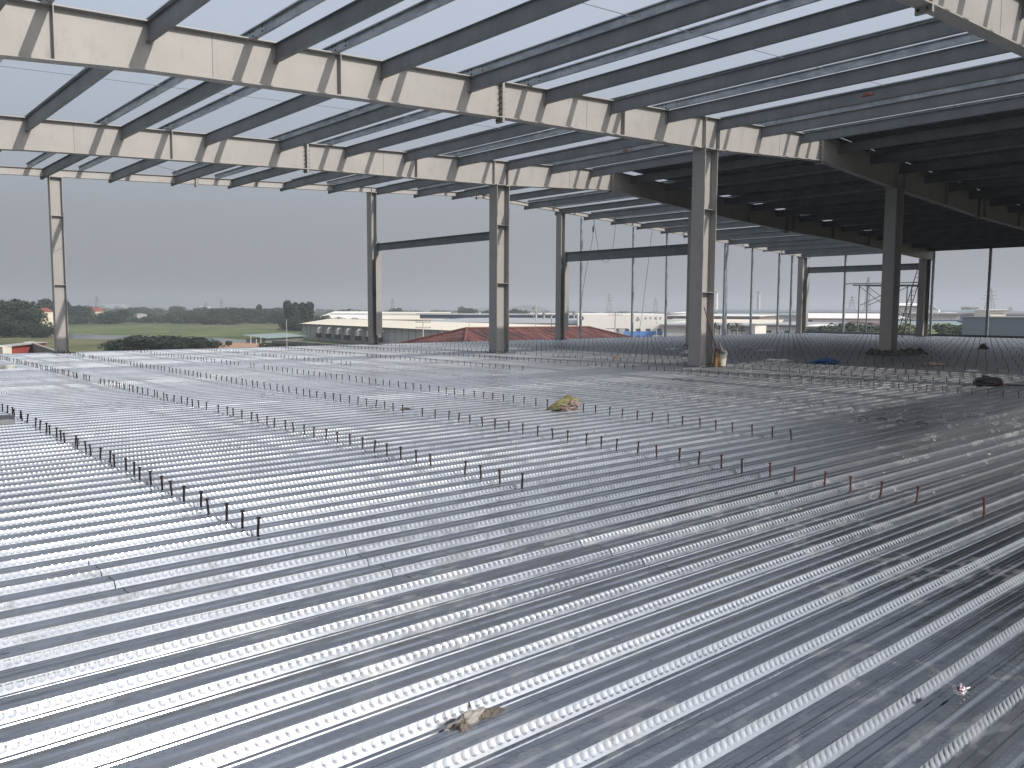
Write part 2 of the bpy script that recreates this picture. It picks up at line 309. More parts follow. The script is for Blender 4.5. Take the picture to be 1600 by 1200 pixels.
# ------------------------------------------------------------------ roof frames
RIDGE = 26.45
def zt(u): return 7.42 - .049*abs(u-RIDGE)
def interp(x, tab):
    for (a, p), (b, q) in zip(tab, tab[1:]):
        if x <= b: return p+(q-p)*max(0, (x-a))/(b-a)
    return tab[-1][1]
DEP = [(-5, 1.0), (2.6, .88), (4.8, .81), (12.5, .80), (20.35, .90), (26.45, .80), (32.3, .92), (40, .95), (46, .85), (58.3, .85)]
DEPC = [(-5, .26), (12, .28), (26.45, .20), (32.3, .2), (58.3, .3)]
FR = {'E': -3.88, 'D': 5.52, 'A': 14.92, 'B': 24.32, 'C': 33.37}
FNAME = {'E': 'rafter behind the camera', 'D': 'nearest rafter at the top right', 'A': 'long near rafter', 'B': 'middle rafter', 'C': 'slim end rafter'}
def rafter(key, label):
    v = FR[key]; dep = (DEPC if key == 'C' else DEP); hw = .07 if key == 'C' else .125; tf = .014 if key == 'C' else .022
    us = sorted({x for x, _ in dep} | {RIDGE}); d = lambda u: interp(u, dep)
    root = thing('roof_rafter', label, 'rafter', (RIDGE, v, zt(RIDGE)-d(RIDGE)), 'steel rafters of the roof')
    wb, tp, bt = MB(), MB(), MB()
    for a, b in zip(us, us[1:]):
        wb.sbar(a, zt(a)-d(a)+tf, zt(a)-tf, b, zt(b)-d(b)+tf, zt(b)-tf, v-.006, v+.006)
        tp.sbar(a, zt(a)-tf, zt(a), b, zt(b)-tf, zt(b), v-hw, v+hw)
        bt.sbar(a, zt(a)-d(a), zt(a)-d(a)+tf, b, zt(b)-d(b), zt(b)-d(b)+tf, v-hw, v+hw)
    wb.build('web', M['paint'], root); tp.build('top_flange', M['paint'], root); bt.build('bottom_flange', M['paint'], root)
    st = [9.9, 14.9, 20.35, 26.45] if key == 'C' else [3.37, 8.38, 16.59, 20.03, 20.69, 32.0, 32.6, 36.5, 40.6, 44.8, 49, 53.2]
    for u in st:
        for s in (-1, 1):
            a, b = sorted((v+s*.007, v+s*(hw-.006)))
            MB().box(u-.007, u+.007, a, b, zt(u)-d(u)+tf, zt(u)-tf).build('stiffener', M['paint'], root)
    for u in ([] if key == 'C' else [5.9, 15.3, 24.0]):
        MB().box(u-.008, u+.008, v-.0095, v-.0062, zt(u)-d(u)+tf, zt(u)-tf).build('weld_seam', M['paint_dark'], root)
    for u in ([12.42, RIDGE] if key == 'C' else [12.5, RIDGE, 40.0]):
        ex = .10
        sp = MB().box(u-.03, u-.003, v-hw+.002, v+hw-.002, zt(u)-d(u)-ex, zt(u)-tf-.003).box(u+.003, u+.03, v-hw+.002, v+hw-.002, zt(u)-d(u)-ex, zt(u)-tf-.003)
        so_ = sp.build('splice_plate', M['paint'], root)
        bm = MB(); n = 3 if key == 'C' else 7
        for i in range(n):
            z = zt(u)-d(u)-.05+i*(d(u)-.05)/(n-1)
            for s in (-1, 1): MB().tube((u-.075, v+s*hw*.55, z), (u+.075, v+s*hw*.55, z), .017, 6).build('bolt', M['bolt'], root, so_)
    return root
rafter('C', 'slim pale end rafter over the far edge of the deck, above thin posts')
rafter('B', 'middle deep pale steel rafter, carried by the column in the middle')
rafter('A', 'long deep pale rafter with slanting shadows, on the column beside the broom')
rafter('D', 'nearest pale rafter cutting across the top right corner')
rafter('E', 'pale rafter over the photographer, behind the top edge of the picture')

def column(u, v, ztop, depth, fw_, label, stiff=(2.14, 4.5), tf=.02, zb=-.03, base=True):
    root = thing('steel_column', label, 'column', (u, v, zb), 'steel columns standing on the deck')
    MB().box(u-depth/2+tf, u+depth/2-tf, v-.006, v+.006, zb, ztop).build('web', M['paint'], root)
    for s in (-1, 1):
        a, b = sorted((u+s*depth/2, u+s*(depth/2-tf)))
        MB().box(a, b, v-fw_/2, v+fw_/2, zb, ztop).build('flange', M['paint'], root)
    for z in stiff:
        for s in (-1, 1):
            a, b = sorted((v+s*.007, v+s*(fw_/2-.012))); MB().box(u-depth/2+tf+.001, u+depth/2-tf-.001, a, b, z-.007, z+.007).build('stiffener', M['paint'], root)
    cp_ = MB().box(u-depth/2-.03, u+depth/2+.03, v-fw_/2-.02, v+fw_/2+.02, ztop, ztop+.022).build('cap_plate', M['paint'], root)
    if base:
        bp_ = MB().box(u-depth/2-.06, u+depth/2+.06, v-fw_/2-.05, v+fw_/2+.05, zb+.032, zb+.055).build('base_plate', M['paint_dark'], root)
        for a in (-1, -.3, .3, 1):
            for s in (-1, 1): MB().tube((u+a*depth*.42, v+s*(fw_/2+.02), zb+.05), (u+a*depth*.42, v+s*(fw_/2+.02), zb+.10), .016, 6).build('anchor_bolt', M['bolt'], root, bp_)
        MB().box(u-depth/2-.16, u+depth/2+.24, v-fw_/2-.26, v+fw_/2+.12, zb-.006, zb+.0315).build('dark_cutout_slab', M['dark'], root)  # no hole is cut: a black slab imitates the darkness of an opening
    return root
def zr(u, key): return zt(u)-interp(u, DEPC if key == 'C' else DEP)-.022
column(20.35, FR['D'], zr(20.35, 'D'), .58, .43, 'pale column just outside the right edge of the photo, under the nearest rafter')
column(20.18, FR['A'], zr(20.18, 'A'), .60, .44, 'tall grey H-section column with the broom and bucket at its foot')
column(32.0, FR['A'], zr(32.0, 'A'), .60, .44, 'dark shaded column under the clad roof with rubble heaped round its foot', stiff=(2.6,))
column(20.35, FR['B'], zr(20.35, 'B'), .60, .46, 'grey H-section column in the middle of the photo, tied to the slim column on its left', stiff=(2.6, 4.75))
column(32.3, FR['B'], zr(32.3, 'B'), .60, .44, 'column almost hidden behind the left edge of the column with the broom', stiff=(2.4, 4.6))
column(56.9, FR['B'], zr(56.9, 'B'), .80, .44, 'dark far column on the right, behind the leaning ladder', stiff=(2.4, 4.6))
column(7.42, FR['C'], zr(7.42, 'C'), .40, .30, 'leftmost slim column standing alone before the green fields', stiff=(2.42, 4.85), tf=.014)
for u, z0, z1, lb, dd in ((20.36, 4.25, 4.56, 'slim end column left of centre with a beam bracket, before the grey warehouse', .28), (32.3, 4.24, 4.75, 'slim end column rising before the rusty red roof', .30), (57.3, 4.42, 4.85, 'far slim end column right of the thin wall posts', .6)):
    r_ = column(u, FR['C'], zr(u, 'C'), dd, .40, lb, stiff=(2.4,), tf=.014)
    v = FR['C']-.21
    st_ = MB().box(u-.007+.05, u+.007+.05, v-.25, v, .45, z1).build('bracket_web', M['paint'], r_)
    MB().hexa([(u-.10, v-.27, .45), (u+.20, v-.27, .45), (u+.20, v-.25, .45), (u-.10, v-.25, .45), (u-.10, v-.27, z0-.35), (u+.20, v-.27, z0-.02), (u+.20, v-.25, z0-.02), (u-.10, v-.25, z0-.35)]).build('bracket_flange', M['paint'], r_, st_)
    root = thing('tie_beam', {20.36: 'grey tie beam between the slim column and the middle column', 32.3: 'deeper grey tie beam ending at the column with the broom, rope looped over it'}.get(u, 'far dark tie beam above the scaffold and the ladder'), 'beam', (u, FR['B']+.3, z0), 'tie beams between the columns')
    y0, y1 = FR['B']+.235, v-.28
    MB().box(u-.006, u+.006, y0, y1, z0+.014, z1-.014).build('web', M['paint_dark'], root)
    MB().box(u-.09, u+.09, y0, y1, z1-.014, z1).build('top_flange', M['paint_dark'], root)
    MB().box(u-.09, u+.09, y0, y1, z0, z0+.014).build('bottom_flange', M['paint_dark'], root)
    MB().box(u-.10, u+.10, y1+.002, y1+.022, z0-.03, z1+.06).build('end_plate', M['paint_dark'], root)

# ---- roof beams, shade put into their dark colour, framed between the rafters, and Z purlins laid over them
BU = [RIDGE-1.25-2.265*k for k in range(14)]; BUR = [RIDGE+1.25+2.265*k for k in range(14)]
bays = [('E', 'D', 'nearest bay'), ('D', 'A', 'bay before the long rafter'), ('A', 'B', 'bay behind the long rafter'), ('B', 'C', 'farthest bay')]
def roof_beam():
    L = 9.4; h = .31; m = MB()
    m.box(-.004, .004, .01, L-.01, .010, h-.010); m.box(-.05, .05, .01, L-.01, 0, .010); m.box(-.05, .05, .01, L-.01, h-.010, h)
    me = m; o = me.top('roof_beam', M['paint_dark'], (0, 0, 0))
    for y0, y1 in ((-.115, .0), ):
        pass
    c = MB().box(-.10, -.052, .012, .022, -.012, .03).box(-.10, -.052, .012, .022, h-.03, h-.006).build('end_clip', M['paint'], None, o)
    c2 = MB().box(-.055, .055, L-.028, L-.014, -.02, h-.003).build('end_clip', M['paint'], None, o)
    return o
def copy_tree(o, parent=None):
    c = o.copy(); COL.objects.link(c); c.parent = parent
    for ch in list(o.children): copy_tree(ch, c)
    return c
rb0 = roof_beam(); first = True
for a, b, bn in bays:
    for side, lst in (('left', BU), ('right', BUR)):
        for k, u in enumerate(lst):
            if a == 'E' and side == 'right': continue
            if u > 58: continue
            o = rb0 if first else copy_tree(rb0); first = False
            top = zt(u)-(.016 if b == 'C' else .024)
            o.location = (u, FR[a]+.006, top-.31)
            tag(o, f'{ORD[k]} dark roof beam {side} of the ridge in the {bn}', 'roof beam', 'dark roof beams between the rafters')
ZU = [3.31+1.666*k for k in range(-5, 10)]+[19.9, 21.42, 23.1, 24.6, 25.95]; ZR = [26.95+1.62*k for k in range(20)]
def purlin():
    L = 9.4; m = MB(); t_ = .004; h = .175
    m.box(-t_/2, t_/2, 0, L, 0, h); m.box(-.052, -t_/2, 0, L, h-t_, h); m.box(t_/2, .052, 0, L, 0, t_); m.box(-.052, -.048, 0, L, h-.02, h-t_)
    o = m.top('z_purlin', M['galv'], (0, 0, 0))
    lp = MB().box(-.010, -.003, -.55, .55, .006, h-.006).box(-.08, -.0101, -.10, .10, 0, .008).build('lap_plate', M['galv'], None, o)
    for y, z in ((-.45, .05), (-.45, .13), (-.06, .05), (-.06, .13), (.06, .05), (.06, .13), (.45, .05), (.45, .13)): MB().tube((-.026, y, z), (-.010, y, z), .016, 6).build('bolt', M['bolt'], None, lp)
    return o
zp0 = purlin(); first = True
for a, b, bn in bays:
    for side, lst in (('left', ZU[::-1]), ('right', ZR)):
        for k, u in enumerate(lst):
            if a == 'E' and side == 'right': continue
            if u > 58.2: continue
            o = zp0 if first else copy_tree(zp0); first = False
            o.location = (u, FR[a], zt(u)+.001)
            tag(o, f'{ORD[k]} galvanised purlin {side} of the ridge in the {bn}', 'purlin', 'galvanised purlins laid over the rafters')
for a, b, bn in bays[1:3]:
    y = (FR[a]+FR[b])/2
    MB().tube((-4, y, zt(-4)+.09), (RIDGE, y, zt(RIDGE)+.09), .007, 5).tube((RIDGE, y, zt(RIDGE)+.09), (58, y, zt(58)+.09), .007, 5).top('sag_rod', M['rod'], (RIDGE, y, zt(RIDGE)), f'thin steel rod threaded through the purlins in the {bn}', 'tie rod', 'thin tie rods through the purlins')
for i, (u, w_) in enumerate(((8.2, 4.2), (14.5, 4.2))):
    MB().tube((u-w_, FR['B']+.3, zt(u-w_)+.02), (u+w_, FR['C']-.3, zt(u+w_)-.05), .009, 5).top('bracing_rod', M['rod'], (u, 28.8, zt(u)), ('thin diagonal roof rod in the far bay at the far left', 'thin diagonal roof rod in the far bay left of the middle column')[i], 'tie rod', 'thin diagonal rods in the far bay')
# roof sheets, laid only right of the ridge
def cladding(v0, v1, label):
    m = MB(); prof = []; v = v0
    while v < v1-.01:
        prof += [(v, 0), (v+.19, 0), (v+.215, .03), (v+.245, .03), (v+.27, 0)]; v += .27
    prof = [(a, z) for a, z in prof if a <= v1]; us = [RIDGE+.12, 34, 42, 50, 59.1]
    for u in us:
        for a, z in prof: m.v.append((u, a, zt(u)+.206+z))
    n = len(prof)
    for i in range(len(us)-1):
        for j in range(n-1): m.f.append((i*n+j, (i+1)*n+j, (i+1)*n+j+1, i*n+j+1))
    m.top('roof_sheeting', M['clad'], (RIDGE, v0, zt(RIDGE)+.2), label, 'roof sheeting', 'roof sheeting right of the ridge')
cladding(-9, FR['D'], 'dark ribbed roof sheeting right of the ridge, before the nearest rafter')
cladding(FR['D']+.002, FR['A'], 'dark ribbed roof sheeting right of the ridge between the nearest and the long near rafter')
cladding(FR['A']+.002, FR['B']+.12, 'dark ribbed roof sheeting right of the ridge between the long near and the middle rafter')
# orange rags caught on purlins
def rag(c, ax, ay, h, seed, n=14, m2=10, amp=.45):
    mb = MB(); rnd = random.Random(seed); c = Vector(c)
    for i in range(m2+1):
        t = i/m2
        for j in range(n):
            a = 2*math.pi*j/n; rr = math.sin(math.pi*min(1, .12+t*.88)**.8)*.0+ (1-t)**.45
            p = Vector((math.cos(a)*ax*rr, math.sin(a)*ay*rr, h*t))
            nz = mnoise.noise(Vector((p.x*3/ax+seed, p.y*3/ay, t*3)))+.5*mnoise.noise(Vector((p.x*9/ax+seed, p.y*9/ay, t*7)))
            p.x *= 1+amp*nz; p.y *= 1+amp*nz; p.z = max(0, p.z*(1+.35*mnoise.noise(Vector((seed, a, t*4))))); mb.v.append(tuple(c+p))
    for i in range(m2):
        for j in range(n): k = (j+1) % n; mb.f.append((i*n+j, i*n+k, (i+1)*n+k, (i+1)*n+j))
    mb.f.append(tuple(m2*n+j for j in range(n))); return mb
M['orange'] = mat("orange_cloth", (.26, .08, .045), (.15, .06, .04), rough=.9, scale=15)
rag((19.83, 10, zt(19.83)-.36), .04, .16, .08, 3).top('cloth_scrap', M['orange'], (19.83, 10, zt(19.83)-.34), 'orange scrap caught on a roof beam near the top right', 'cloth scrap')
rag((22.04, 19.6, zt(22.04)-.16), .04, .18, .06, 5).top('cloth_scrap', M['orange'], (22.04, 19.6, zt(22.04)-.16), 'red-orange scrap on a purlin left of the column with the broom', 'cloth scrap')

# ------------------------------------------------------------------ thin wall posts round the edge
def wall_post(u, v, z1, label, w_=.10, double=False):
    root = thing('wall_post', label, 'post', (u, v, -.03), 'thin wall posts along the deck edge')
    MB().box(u-.004, u+.004, v-.09, v+.09, -.03, z1).build('web', M['galv'], root)
    MB().box(u-.004, u+w_, v+.0901, v+.096, -.03, z1).build('flange', M['galv'], root)
    MB().box(u-w_, u+.004, v-.096, v-.0901, -.03, z1).build('flange', M['galv'], root)
    if double: MB().box(u+.12, u+.30, v-.05, v+.05, -.03, z1-.02).build('doubled_stud', M['galv'], root)
    MB().box(u-.012, u-.005, v-.07, v+.07, z1-.22, z1+.02).build('head_cleat', M['paint_dark'], root)
for u, lb, db in ((33.95, 'thin post rising from the rusty red roof, left of the hanging ropes', 0), (38.35, 'thin post before the white building, left of its letters', 0), (41.5, 'thin post at the right end of the white building', 0), (47.6, 'doubled thin post right of the column with the broom', 1), (50.8, 'thin post beside the small white box building', 0), (54.2, 'thin post second left of the far end column', 0), (55.9, 'thin post close left of the far end column', 0)):
    wall_post(u, FR['C']+.02, zt(u)-.30, lb, double=db)
for v, lb in ((30.54, 'thin post on the right side of the deck, joined to the scaffold rail'), (24.35, 'brown-grey post close behind the far right column'), (20.85, 'thin post standing alone before the blue-grey wall'), (10.4, 'thin post outside the right edge of the photo')):
    wall_post(58.3, v, 5.72, lb)
MB().box(58.2, 58.42, -4, 33.5, 5.74, 5.86).top('eave_beam', M['paint_dark'], (58.3, 15, 5.75), 'dark eave beam along the far right edge of the roof', 'beam')
MB().box(58.27, 58.5, -5, 34.1, -.22, .15).top('deck_edge_beam', M['paint_dark'], (58.35, 15, -.2), 'dark edge beam closing the right side of the deck', 'beam')
MB().box(-7, 58.25, 33.98, 34.15, -.35, -.02).top('deck_edge_beam', M['paint_dark'], (20, 34, -.3), 'dark edge beam under the far side of the deck', 'beam')

# ------------------------------------------------------------------ shear studs
rows = [(2.43, 5.80, 23, 'nearest row at the left'), (4.97, 5.53, 33.6, 'second row from the left'), (7.25, 2.46, 33.4, 'long third row reaching towards the right edge'), (9.55, 5.52, 33.6, 'fourth row, running past the yellow bundle'),
        (12.2, 21.2, 33.6, 'short fifth row far back on the left'), (14.8, 16.7, 33.6, 'sixth row, ending left of the bundle')]
u = 17.6
while u < 58: rows.append((u, .7, 33.6, 'rows in the shade before the columns')); u += 2.36
def stud_mesh(mb, x, y, lean, n=8):
    a = Vector((x, y, DECK_Z)); tp = Vector((x+lean[0], y+lean[1], .096)); d = (tp-a).normalized()
    mb.tube(a, tp, .0095, n); mb.tube(tp, tp+d*.011, .0165, n); 
    if n > 6: mb.tube(a, a+d*.010, .017, n, .013)
studs = []
for ri, (u, va, vb, nm) in enumerate(rows):
    k = round((va-V0)/PITCH_V); v = V0+k*PITCH_V
    while v < vb:
        if random.random() > (.03 if ri < 4 else .06): studs.append((u+.04+random.gauss(0, .014), v+random.gauss(0, .008), nm, (random.gauss(0, .006), random.gauss(0, .006))))
        v += PITCH_V
def in_view(x, y):
    d = Vector((x, y, .05))-CAM; z = d.dot(FW); return z > .5 and abs(d.dot(RT)/z) < .63 and abs(d.dot(UP)/z) < .48
studs = [s for s in studs if in_view(s[0], s[1]) or s[0] < 12]
studs.sort(key=lambda s: (0 if in_view(s[0], s[1]) else 1e6)+s[0]**2+s[1]**2)
M['rust_red'] = mat('red_rusty_stud_steel', (.11, .036, .024), (.05, .022, .018), rough=.8, scale=30)
protos = []
for i in range(6):
    mb = MB(); stud_mesh(mb, 0, 0, (random.gauss(0, .007), random.gauss(0, .007)), 10); protos.append(mb)
po = []; red_meshes = {}
for i, (x, y, nm, ln) in enumerate(studs[:290]):
    if i < 6: o = protos[i].top('shear_stud', M['rust'], (0, 0, 0)); po.append(o)
    else: o = po[i % 6].copy(); COL.objects.link(o); o.rotation_euler.z = random.random()*6.28
    red = 6.5 < x < 8 and y < 6.2
    if red:
        if 'red' not in red_meshes: me_ = po[0].data.copy(); me_.materials.clear(); me_.materials.append(M['rust_red']); red_meshes['red'] = me_
        o.data = red_meshes['red']
    o.location = (x, y, 0); tag(o, ('red-brown rusty stud near the right end of the long third row' if red else 'dark headed stud standing in the deck, '+nm), 'shear stud', 'shear studs in rows on the deck')
mb = MB()
for x, y, nm, ln in studs[290:]: stud_mesh(mb, x, y, ln, 5)
mb.top('distant_shear_studs', M['rust'], (20, 20, 0), 'mass of small dark studs in rows across the far deck', 'shear studs', kind='stuff', fix=False)

# ------------------------------------------------------------------ loose things on the deck
M['tarp'] = mat("yellow_green_tarp", (.26, .23, .08), (.09, .10, .045), rough=.55, scale=7, bump=.6, bscale=16)
M['board'] = mat("pinkish_sack", (.27, .19, .155), (.17, .125, .105), rough=.85, scale=9, bump=.5)
M['straw'] = mat("straw", (.25, .15, .07), (.15, .09, .045), rough=.95, scale=30, vec=(1, 1, .2), bump=.5)
M['wood'] = mat("broom_wood", (.12, .05, .035), (.08, .035, .028), rough=.7, scale=6, vec=(3, 3, .3))
M['bucket'] = mat("dirty_white_bucket", (.52, .50, .40), (.36, .34, .26), rough=.6, scale=8)
M['greenbag'] = mat("dark_green_bag", (.02, .08, .055), (.03, .05, .04), rough=.5, scale=12)
M['cloth'] = mat("grey_pink_cloth", (.45, .38, .35), (.32, .27, .25), rough=.9, scale=12)
M['mud'] = mat("muddy_rag", (.15, .125, .105), (.07, .06, .05), rough=.85, scale=14, bump=.9, bscale=40)
M['mud_light'] = mat("pale_muddy_film", (.30, .28, .26), (.15, .138, .125), rough=.5, scale=16, bump=.6, bscale=40)
M['bluesack'] = mat("blue_plastic_sheet", (.01, .055, .15), (.012, .04, .10), rough=.45, scale=8, bump=.5)
M['film'] = mat("pale_plastic_film", (.42, .43, .42), (.30, .31, .31), rough=.4, scale=9, bump=.5)
M['foil'] = mat("purple_silver_wrapper", (.08, .03, .07), (.42, .40, .40), rough=.35, metal=.5, scale=38, lo=.44, hi=.5)
M['rubble'] = mat("shaded_rubble", (.085, .09, .075), (.045, .05, .045), rough=.95, scale=6, bump=.8)

# yellow-green tarp draped over pinkish sacks, beside the fourth row of studs
root = thing('tarp_bundle', 'yellow-green tarpaulin thrown over pinkish sacks in the middle of the deck', 'bundle', (9.45, 9.75, 0))
rag((9.62, 9.52, 0), .30, .20, .17, 11, 26, 14).build('sack', M['board'], root, smooth=False)
rag((9.70, 9.42, .11), .20, .15, .13, 12, 22, 10).build('sack', M['board'], root)
def drape(pts, cols, rows_, seed, amp=.03):
    mb = MB(); (p00, p10, p11, p01) = [Vector(p) for p in pts]
    for i in range(rows_+1):
        for j in range(cols+1):
            s, t = j/cols, i/rows_; p = p00*(1-s)*(1-t)+p10*s*(1-t)+p11*s*t+p01*(1-s)*t
            nz = mnoise.noise(Vector((s*3+seed, t*3, 0)))+.6*mnoise.noise(Vector((s*9+seed, t*7, 1)))+.3*mnoise.noise(Vector((s*20, t*16, seed)))
            mb.v.append((p.x+amp*.5*nz, p.y-amp*nz, max(.004, p.z+amp*nz)))
    for i in range(rows_):
        for j in range(cols): a = i*(cols+1)+j; mb.f.append((a, a+1, a+cols+2, a+cols+1))
    return mb
tp_ = MB()
for q, sd in ((((9.16, 9.92, .005), (9.30, 9.98, .02), (9.70, 9.62, .33), (9.60, 9.55, .37)), 1), (((9.16, 9.92, .005), (9.60, 9.55, .37), (9.72, 9.40, .24), (9.28, 9.62, .02)), 2), (((9.60, 9.55, .37), (9.70, 9.62, .33), (9.98, 9.30, .20), (9.72, 9.40, .24)), 5)):
    d_ = drape(q, 22, 22, sd, .035); k = len(tp_.v); tp_.v += d_.v; tp_.f += [tuple(i+k for i in f_) for f_ in d_.f]
to_ = tp_.build('tarpaulin', M['tarp'], root, fix=False, smooth=True)
MB().path([(9.35, 9.60, .16), (9.47, 9.45, .12), (9.50, 9.36, .07), (9.66, 9.30, .09)], .012, 5).build('rope', M['cloth'], root)
root.scale = (.64, .64, .66); root.location = (9.38, 9.72, 0)

# muddy plastic rag in the foreground
root = thing('muddy_rag', 'crumpled muddy plastic rag lying on the ribs in the foreground', 'rag', (1.97, 2.47, 0))
rag((1.965, 2.50, -.02), .12, .042, .045, 21, 34, 18, .38).build('rag_body', M['mud_light'], root)
rag((1.885, 2.455, -.02), .035, .03, .044, 22, 18, 10).build('rag_clump', M['mud'], root)
rag((2.03, 2.475, -.02), .09, .026, .042, 23, 20, 10).build('rag_tail', M['mud'], root)
MB().tube((1.965, 2.52, .03), (1.967, 2.528, .050), .008, 6, .003).build('torn_tip', M['mud'], root)
# crumpled wrapper
root = thing('crumpled_wrapper', 'small round silver and purple wrapper in the bottom right of the deck', 'wrapper', (3.69, 1.345, 0))
rag((3.69, 1.345, -.008), .034, .026, .032, 31, 22, 10, .13).build('wrapper_ball', M['foil'], root)
MB().tube((3.71, 1.33, .006), (3.728, 1.322, .010), .004, 6, .002).build('twisted_end', M['foil'], root)

# broom leaning on the column, bucket beside it
root = thing('broom', 'straw broom with a red-brown handle leaning on the column foot', 'broom', (20.25, 14.50, 0))
MB().tube((20.28, 14.42, .40), (20.02, 14.72, 1.72), .014, 8).tube((20.20, 14.50, .38), (20.10, 14.66, 1.45), .010, 8).build('handle', M['wood'], root)
hd = MB(); rnd = random.Random(5)
for i in range(150):
    a = rnd.random()*6.28; r0 = rnd.random()**.5; e = Vector((20.26+math.cos(a)*.16*r0, 14.40+math.sin(a)*.10*r0, .0)); s_ = Vector((20.27+math.cos(a)*.035*r0, 14.42+math.sin(a)*.03*r0, .50))
    hd.tube(s_, e, .006, 4, .010)
bh = hd.build('bristles', M['straw'], root, fix=False)
hd = MB().lathe((20.27, 14.42, .40), [(.001, 0), (.055, 0), (.045, .12), (.001, .13)], 10).build('binding', mat("dark_red_binding", (.10, .02, .02), rough=.8, scale=9), root)
root = thing('bucket', 'dirty white bucket stuffed with a green bag and a pale cloth, right of the broom', 'bucket', (20.78, 14.62, 0))
MB().lathe((20.78, 14.62, .0), [(.001, 0), (.13, 0), (.165, .33), (.175, .33), (.175, .345), (.155, .345), (.15, .30), (.001, .30)], 22).build('pail', M['bucket'], root, smooth=False)
rag((20.74, 14.64, .27), .16, .15, .20, 41, 20, 9).build('green_bag', M['greenbag'], root)
rag((20.86, 14.56, .34), .12, .07, .12, 42, 18, 9).build('cloth', M['cloth'], root)
MB().tube((20.76, 14.58, .42), (20.66, 14.62, .70), .05, 8, .022).build('cloth_fold', M['cloth'], root)
rag((33.6, 15.4, 0), .5, .1, .05, 9).build('x', M['mud']) if False else None

# black coil of cable
root = thing('cable_coil', 'black coil of cable lying at the right edge of the deck', 'cable coil', (19.95, 7.05, 0))
mb = MB(); rnd = random.Random(8)
for k in range(26):
    r0 = .07+rnd.random()*.19; tz = .02+rnd.random()*.17*(1.2-r0*2.5); tilt = rnd.gauss(0, .25); pts = []
    for i in range(25):
        a = 2*math.pi*i/24; pts.append((19.95+r0*1.05*math.cos(a)+.05*rnd.random()*.3, 7.05+r0*math.sin(a), max(.02, tz+tilt*r0*math.sin(a+k))))
    mb.path(pts, .019, 5)
mb.build('coil', M['dark'], root, fix=False)
mb = MB(); pts = [(20.15, 6.95, .03), (20.28, 6.80, .015), (20.30, 6.55, .014), (20.5, 6.3, .014), (20.42, 6.0, .014), (20.75, 5.7, .014), (20.8, 5.2, .014)]
mb.path(pts, .018, 6).build('loose_end', M['dark'], root)
rag((20.22, 6.86, 0), .10, .06, .07, 51).build('tape_knot', M['orange'], root)

def sheet_thing(name, px, py, w_, d_, h_, m, seed, label, cat):
    g = G(px, py, 0); rag((g.x, g.y, 0), w_, d_, h_, seed, 22, 8).top(name, m, (g.x, g.y, 0), label, cat)
sheet_thing('plastic_sheet', 1289, 567, .55, .42, .14, M['bluesack'], 61, 'crumpled dark blue plastic sheet right of the bucket', 'plastic sheet')
for i, (px, py, a, b, h, lb) in enumerate(((1222, 564, .5, .22, .06, 'pale strip of plastic film just left of the blue sheet'), (1205, 563, .3, .2, .05, 'small pale scrap of film left of the longer strip'), (1168, 543, .45, .35, .06, 'flat pale film behind the bucket'),
        (1073, 552, .2, .2, .12, 'small pale heap of film left of the broom column'), (1052, 546, .5, .3, .05, 'grey film scrap before the hidden column'), (1200, 548, .6, .4, .06, 'faint grey film sheet in the shade beyond the bucket'),
        (1459, 570, .5, .35, .07, 'brownish flattened sack right of the rubble-footed column'), (1520, 580, .22, .18, .04, 'small pale scrap left of the black cable coil'), (1536, 545, .22, .22, .22, 'dark lump standing on the far right of the deck'),
        (963, 559, .14, .12, .05, 'small yellowish scrap left of the broom column'), (634, 640, .10, .06, .03, 'small dark scrap by the fourth row of studs'), (1325, 525, 1.2, .8, .06, 'white crumpled sheeting at the far edge by the scaffold'))):
    mm = M['film'] if i not in (6, 8, 9, 10) else (M['board'] if i in (6,) else M['mud'] if i != 9 else M['straw'])
    sheet_thing('litter_scrap', px, py, a, b, h, mm, 70+i, lb, 'litter')
# crumbs of dried grout and weld slag lying in the ribs, too many to count
M['grout'] = mat("dried_grout", (.36, .35, .30), (.22, .21, .19), rough=.95, scale=30)
mb = MB(); rnd = random.Random(17)
for i in range(420):
    u = 4.6+rnd.random()**1.1*17; v = 1.0+rnd.random()*12
    if v > 1.2*u: continue
    s_ = .004+rnd.random()**4*.018*min(1, u/9); q = rag((u, v, -.004), s_*1.5, s_, s_*.8, 300+i, 7, 3); k = len(mb.v); mb.v += q.v; mb.f += [tuple(j+k for j in f_) for f_ in q.f]
mb.top('grout_crumbs', M['grout'], (8, 8, 0), 'pale crumbs of dried grout scattered over the right of the deck', 'grout crumbs', kind='stuff')
# rubble round the foot of the shaded column
mb = MB(); rnd = random.Random(3)
for i in range(46):
    a = rnd.random()*6.28; r0 = .35+rnd.random()*.85; s = .05+rnd.random()*.16; q = rag((32.0+math.cos(a)*r0*1.25, 14.6+math.sin(a)*r0*.8, -.01), s*1.4, s, s*1.1, 100+i, 8, 4); k = len(mb.v); mb.v += q.v; mb.f += [tuple(j+k for j in f_) for f_ in q.f]
mb.top('rubble_heap', M['rubble'], (32, 14.6, 0), 'dark heap of rubble and offcuts round the foot of the shaded column', 'rubble', kind='stuff')
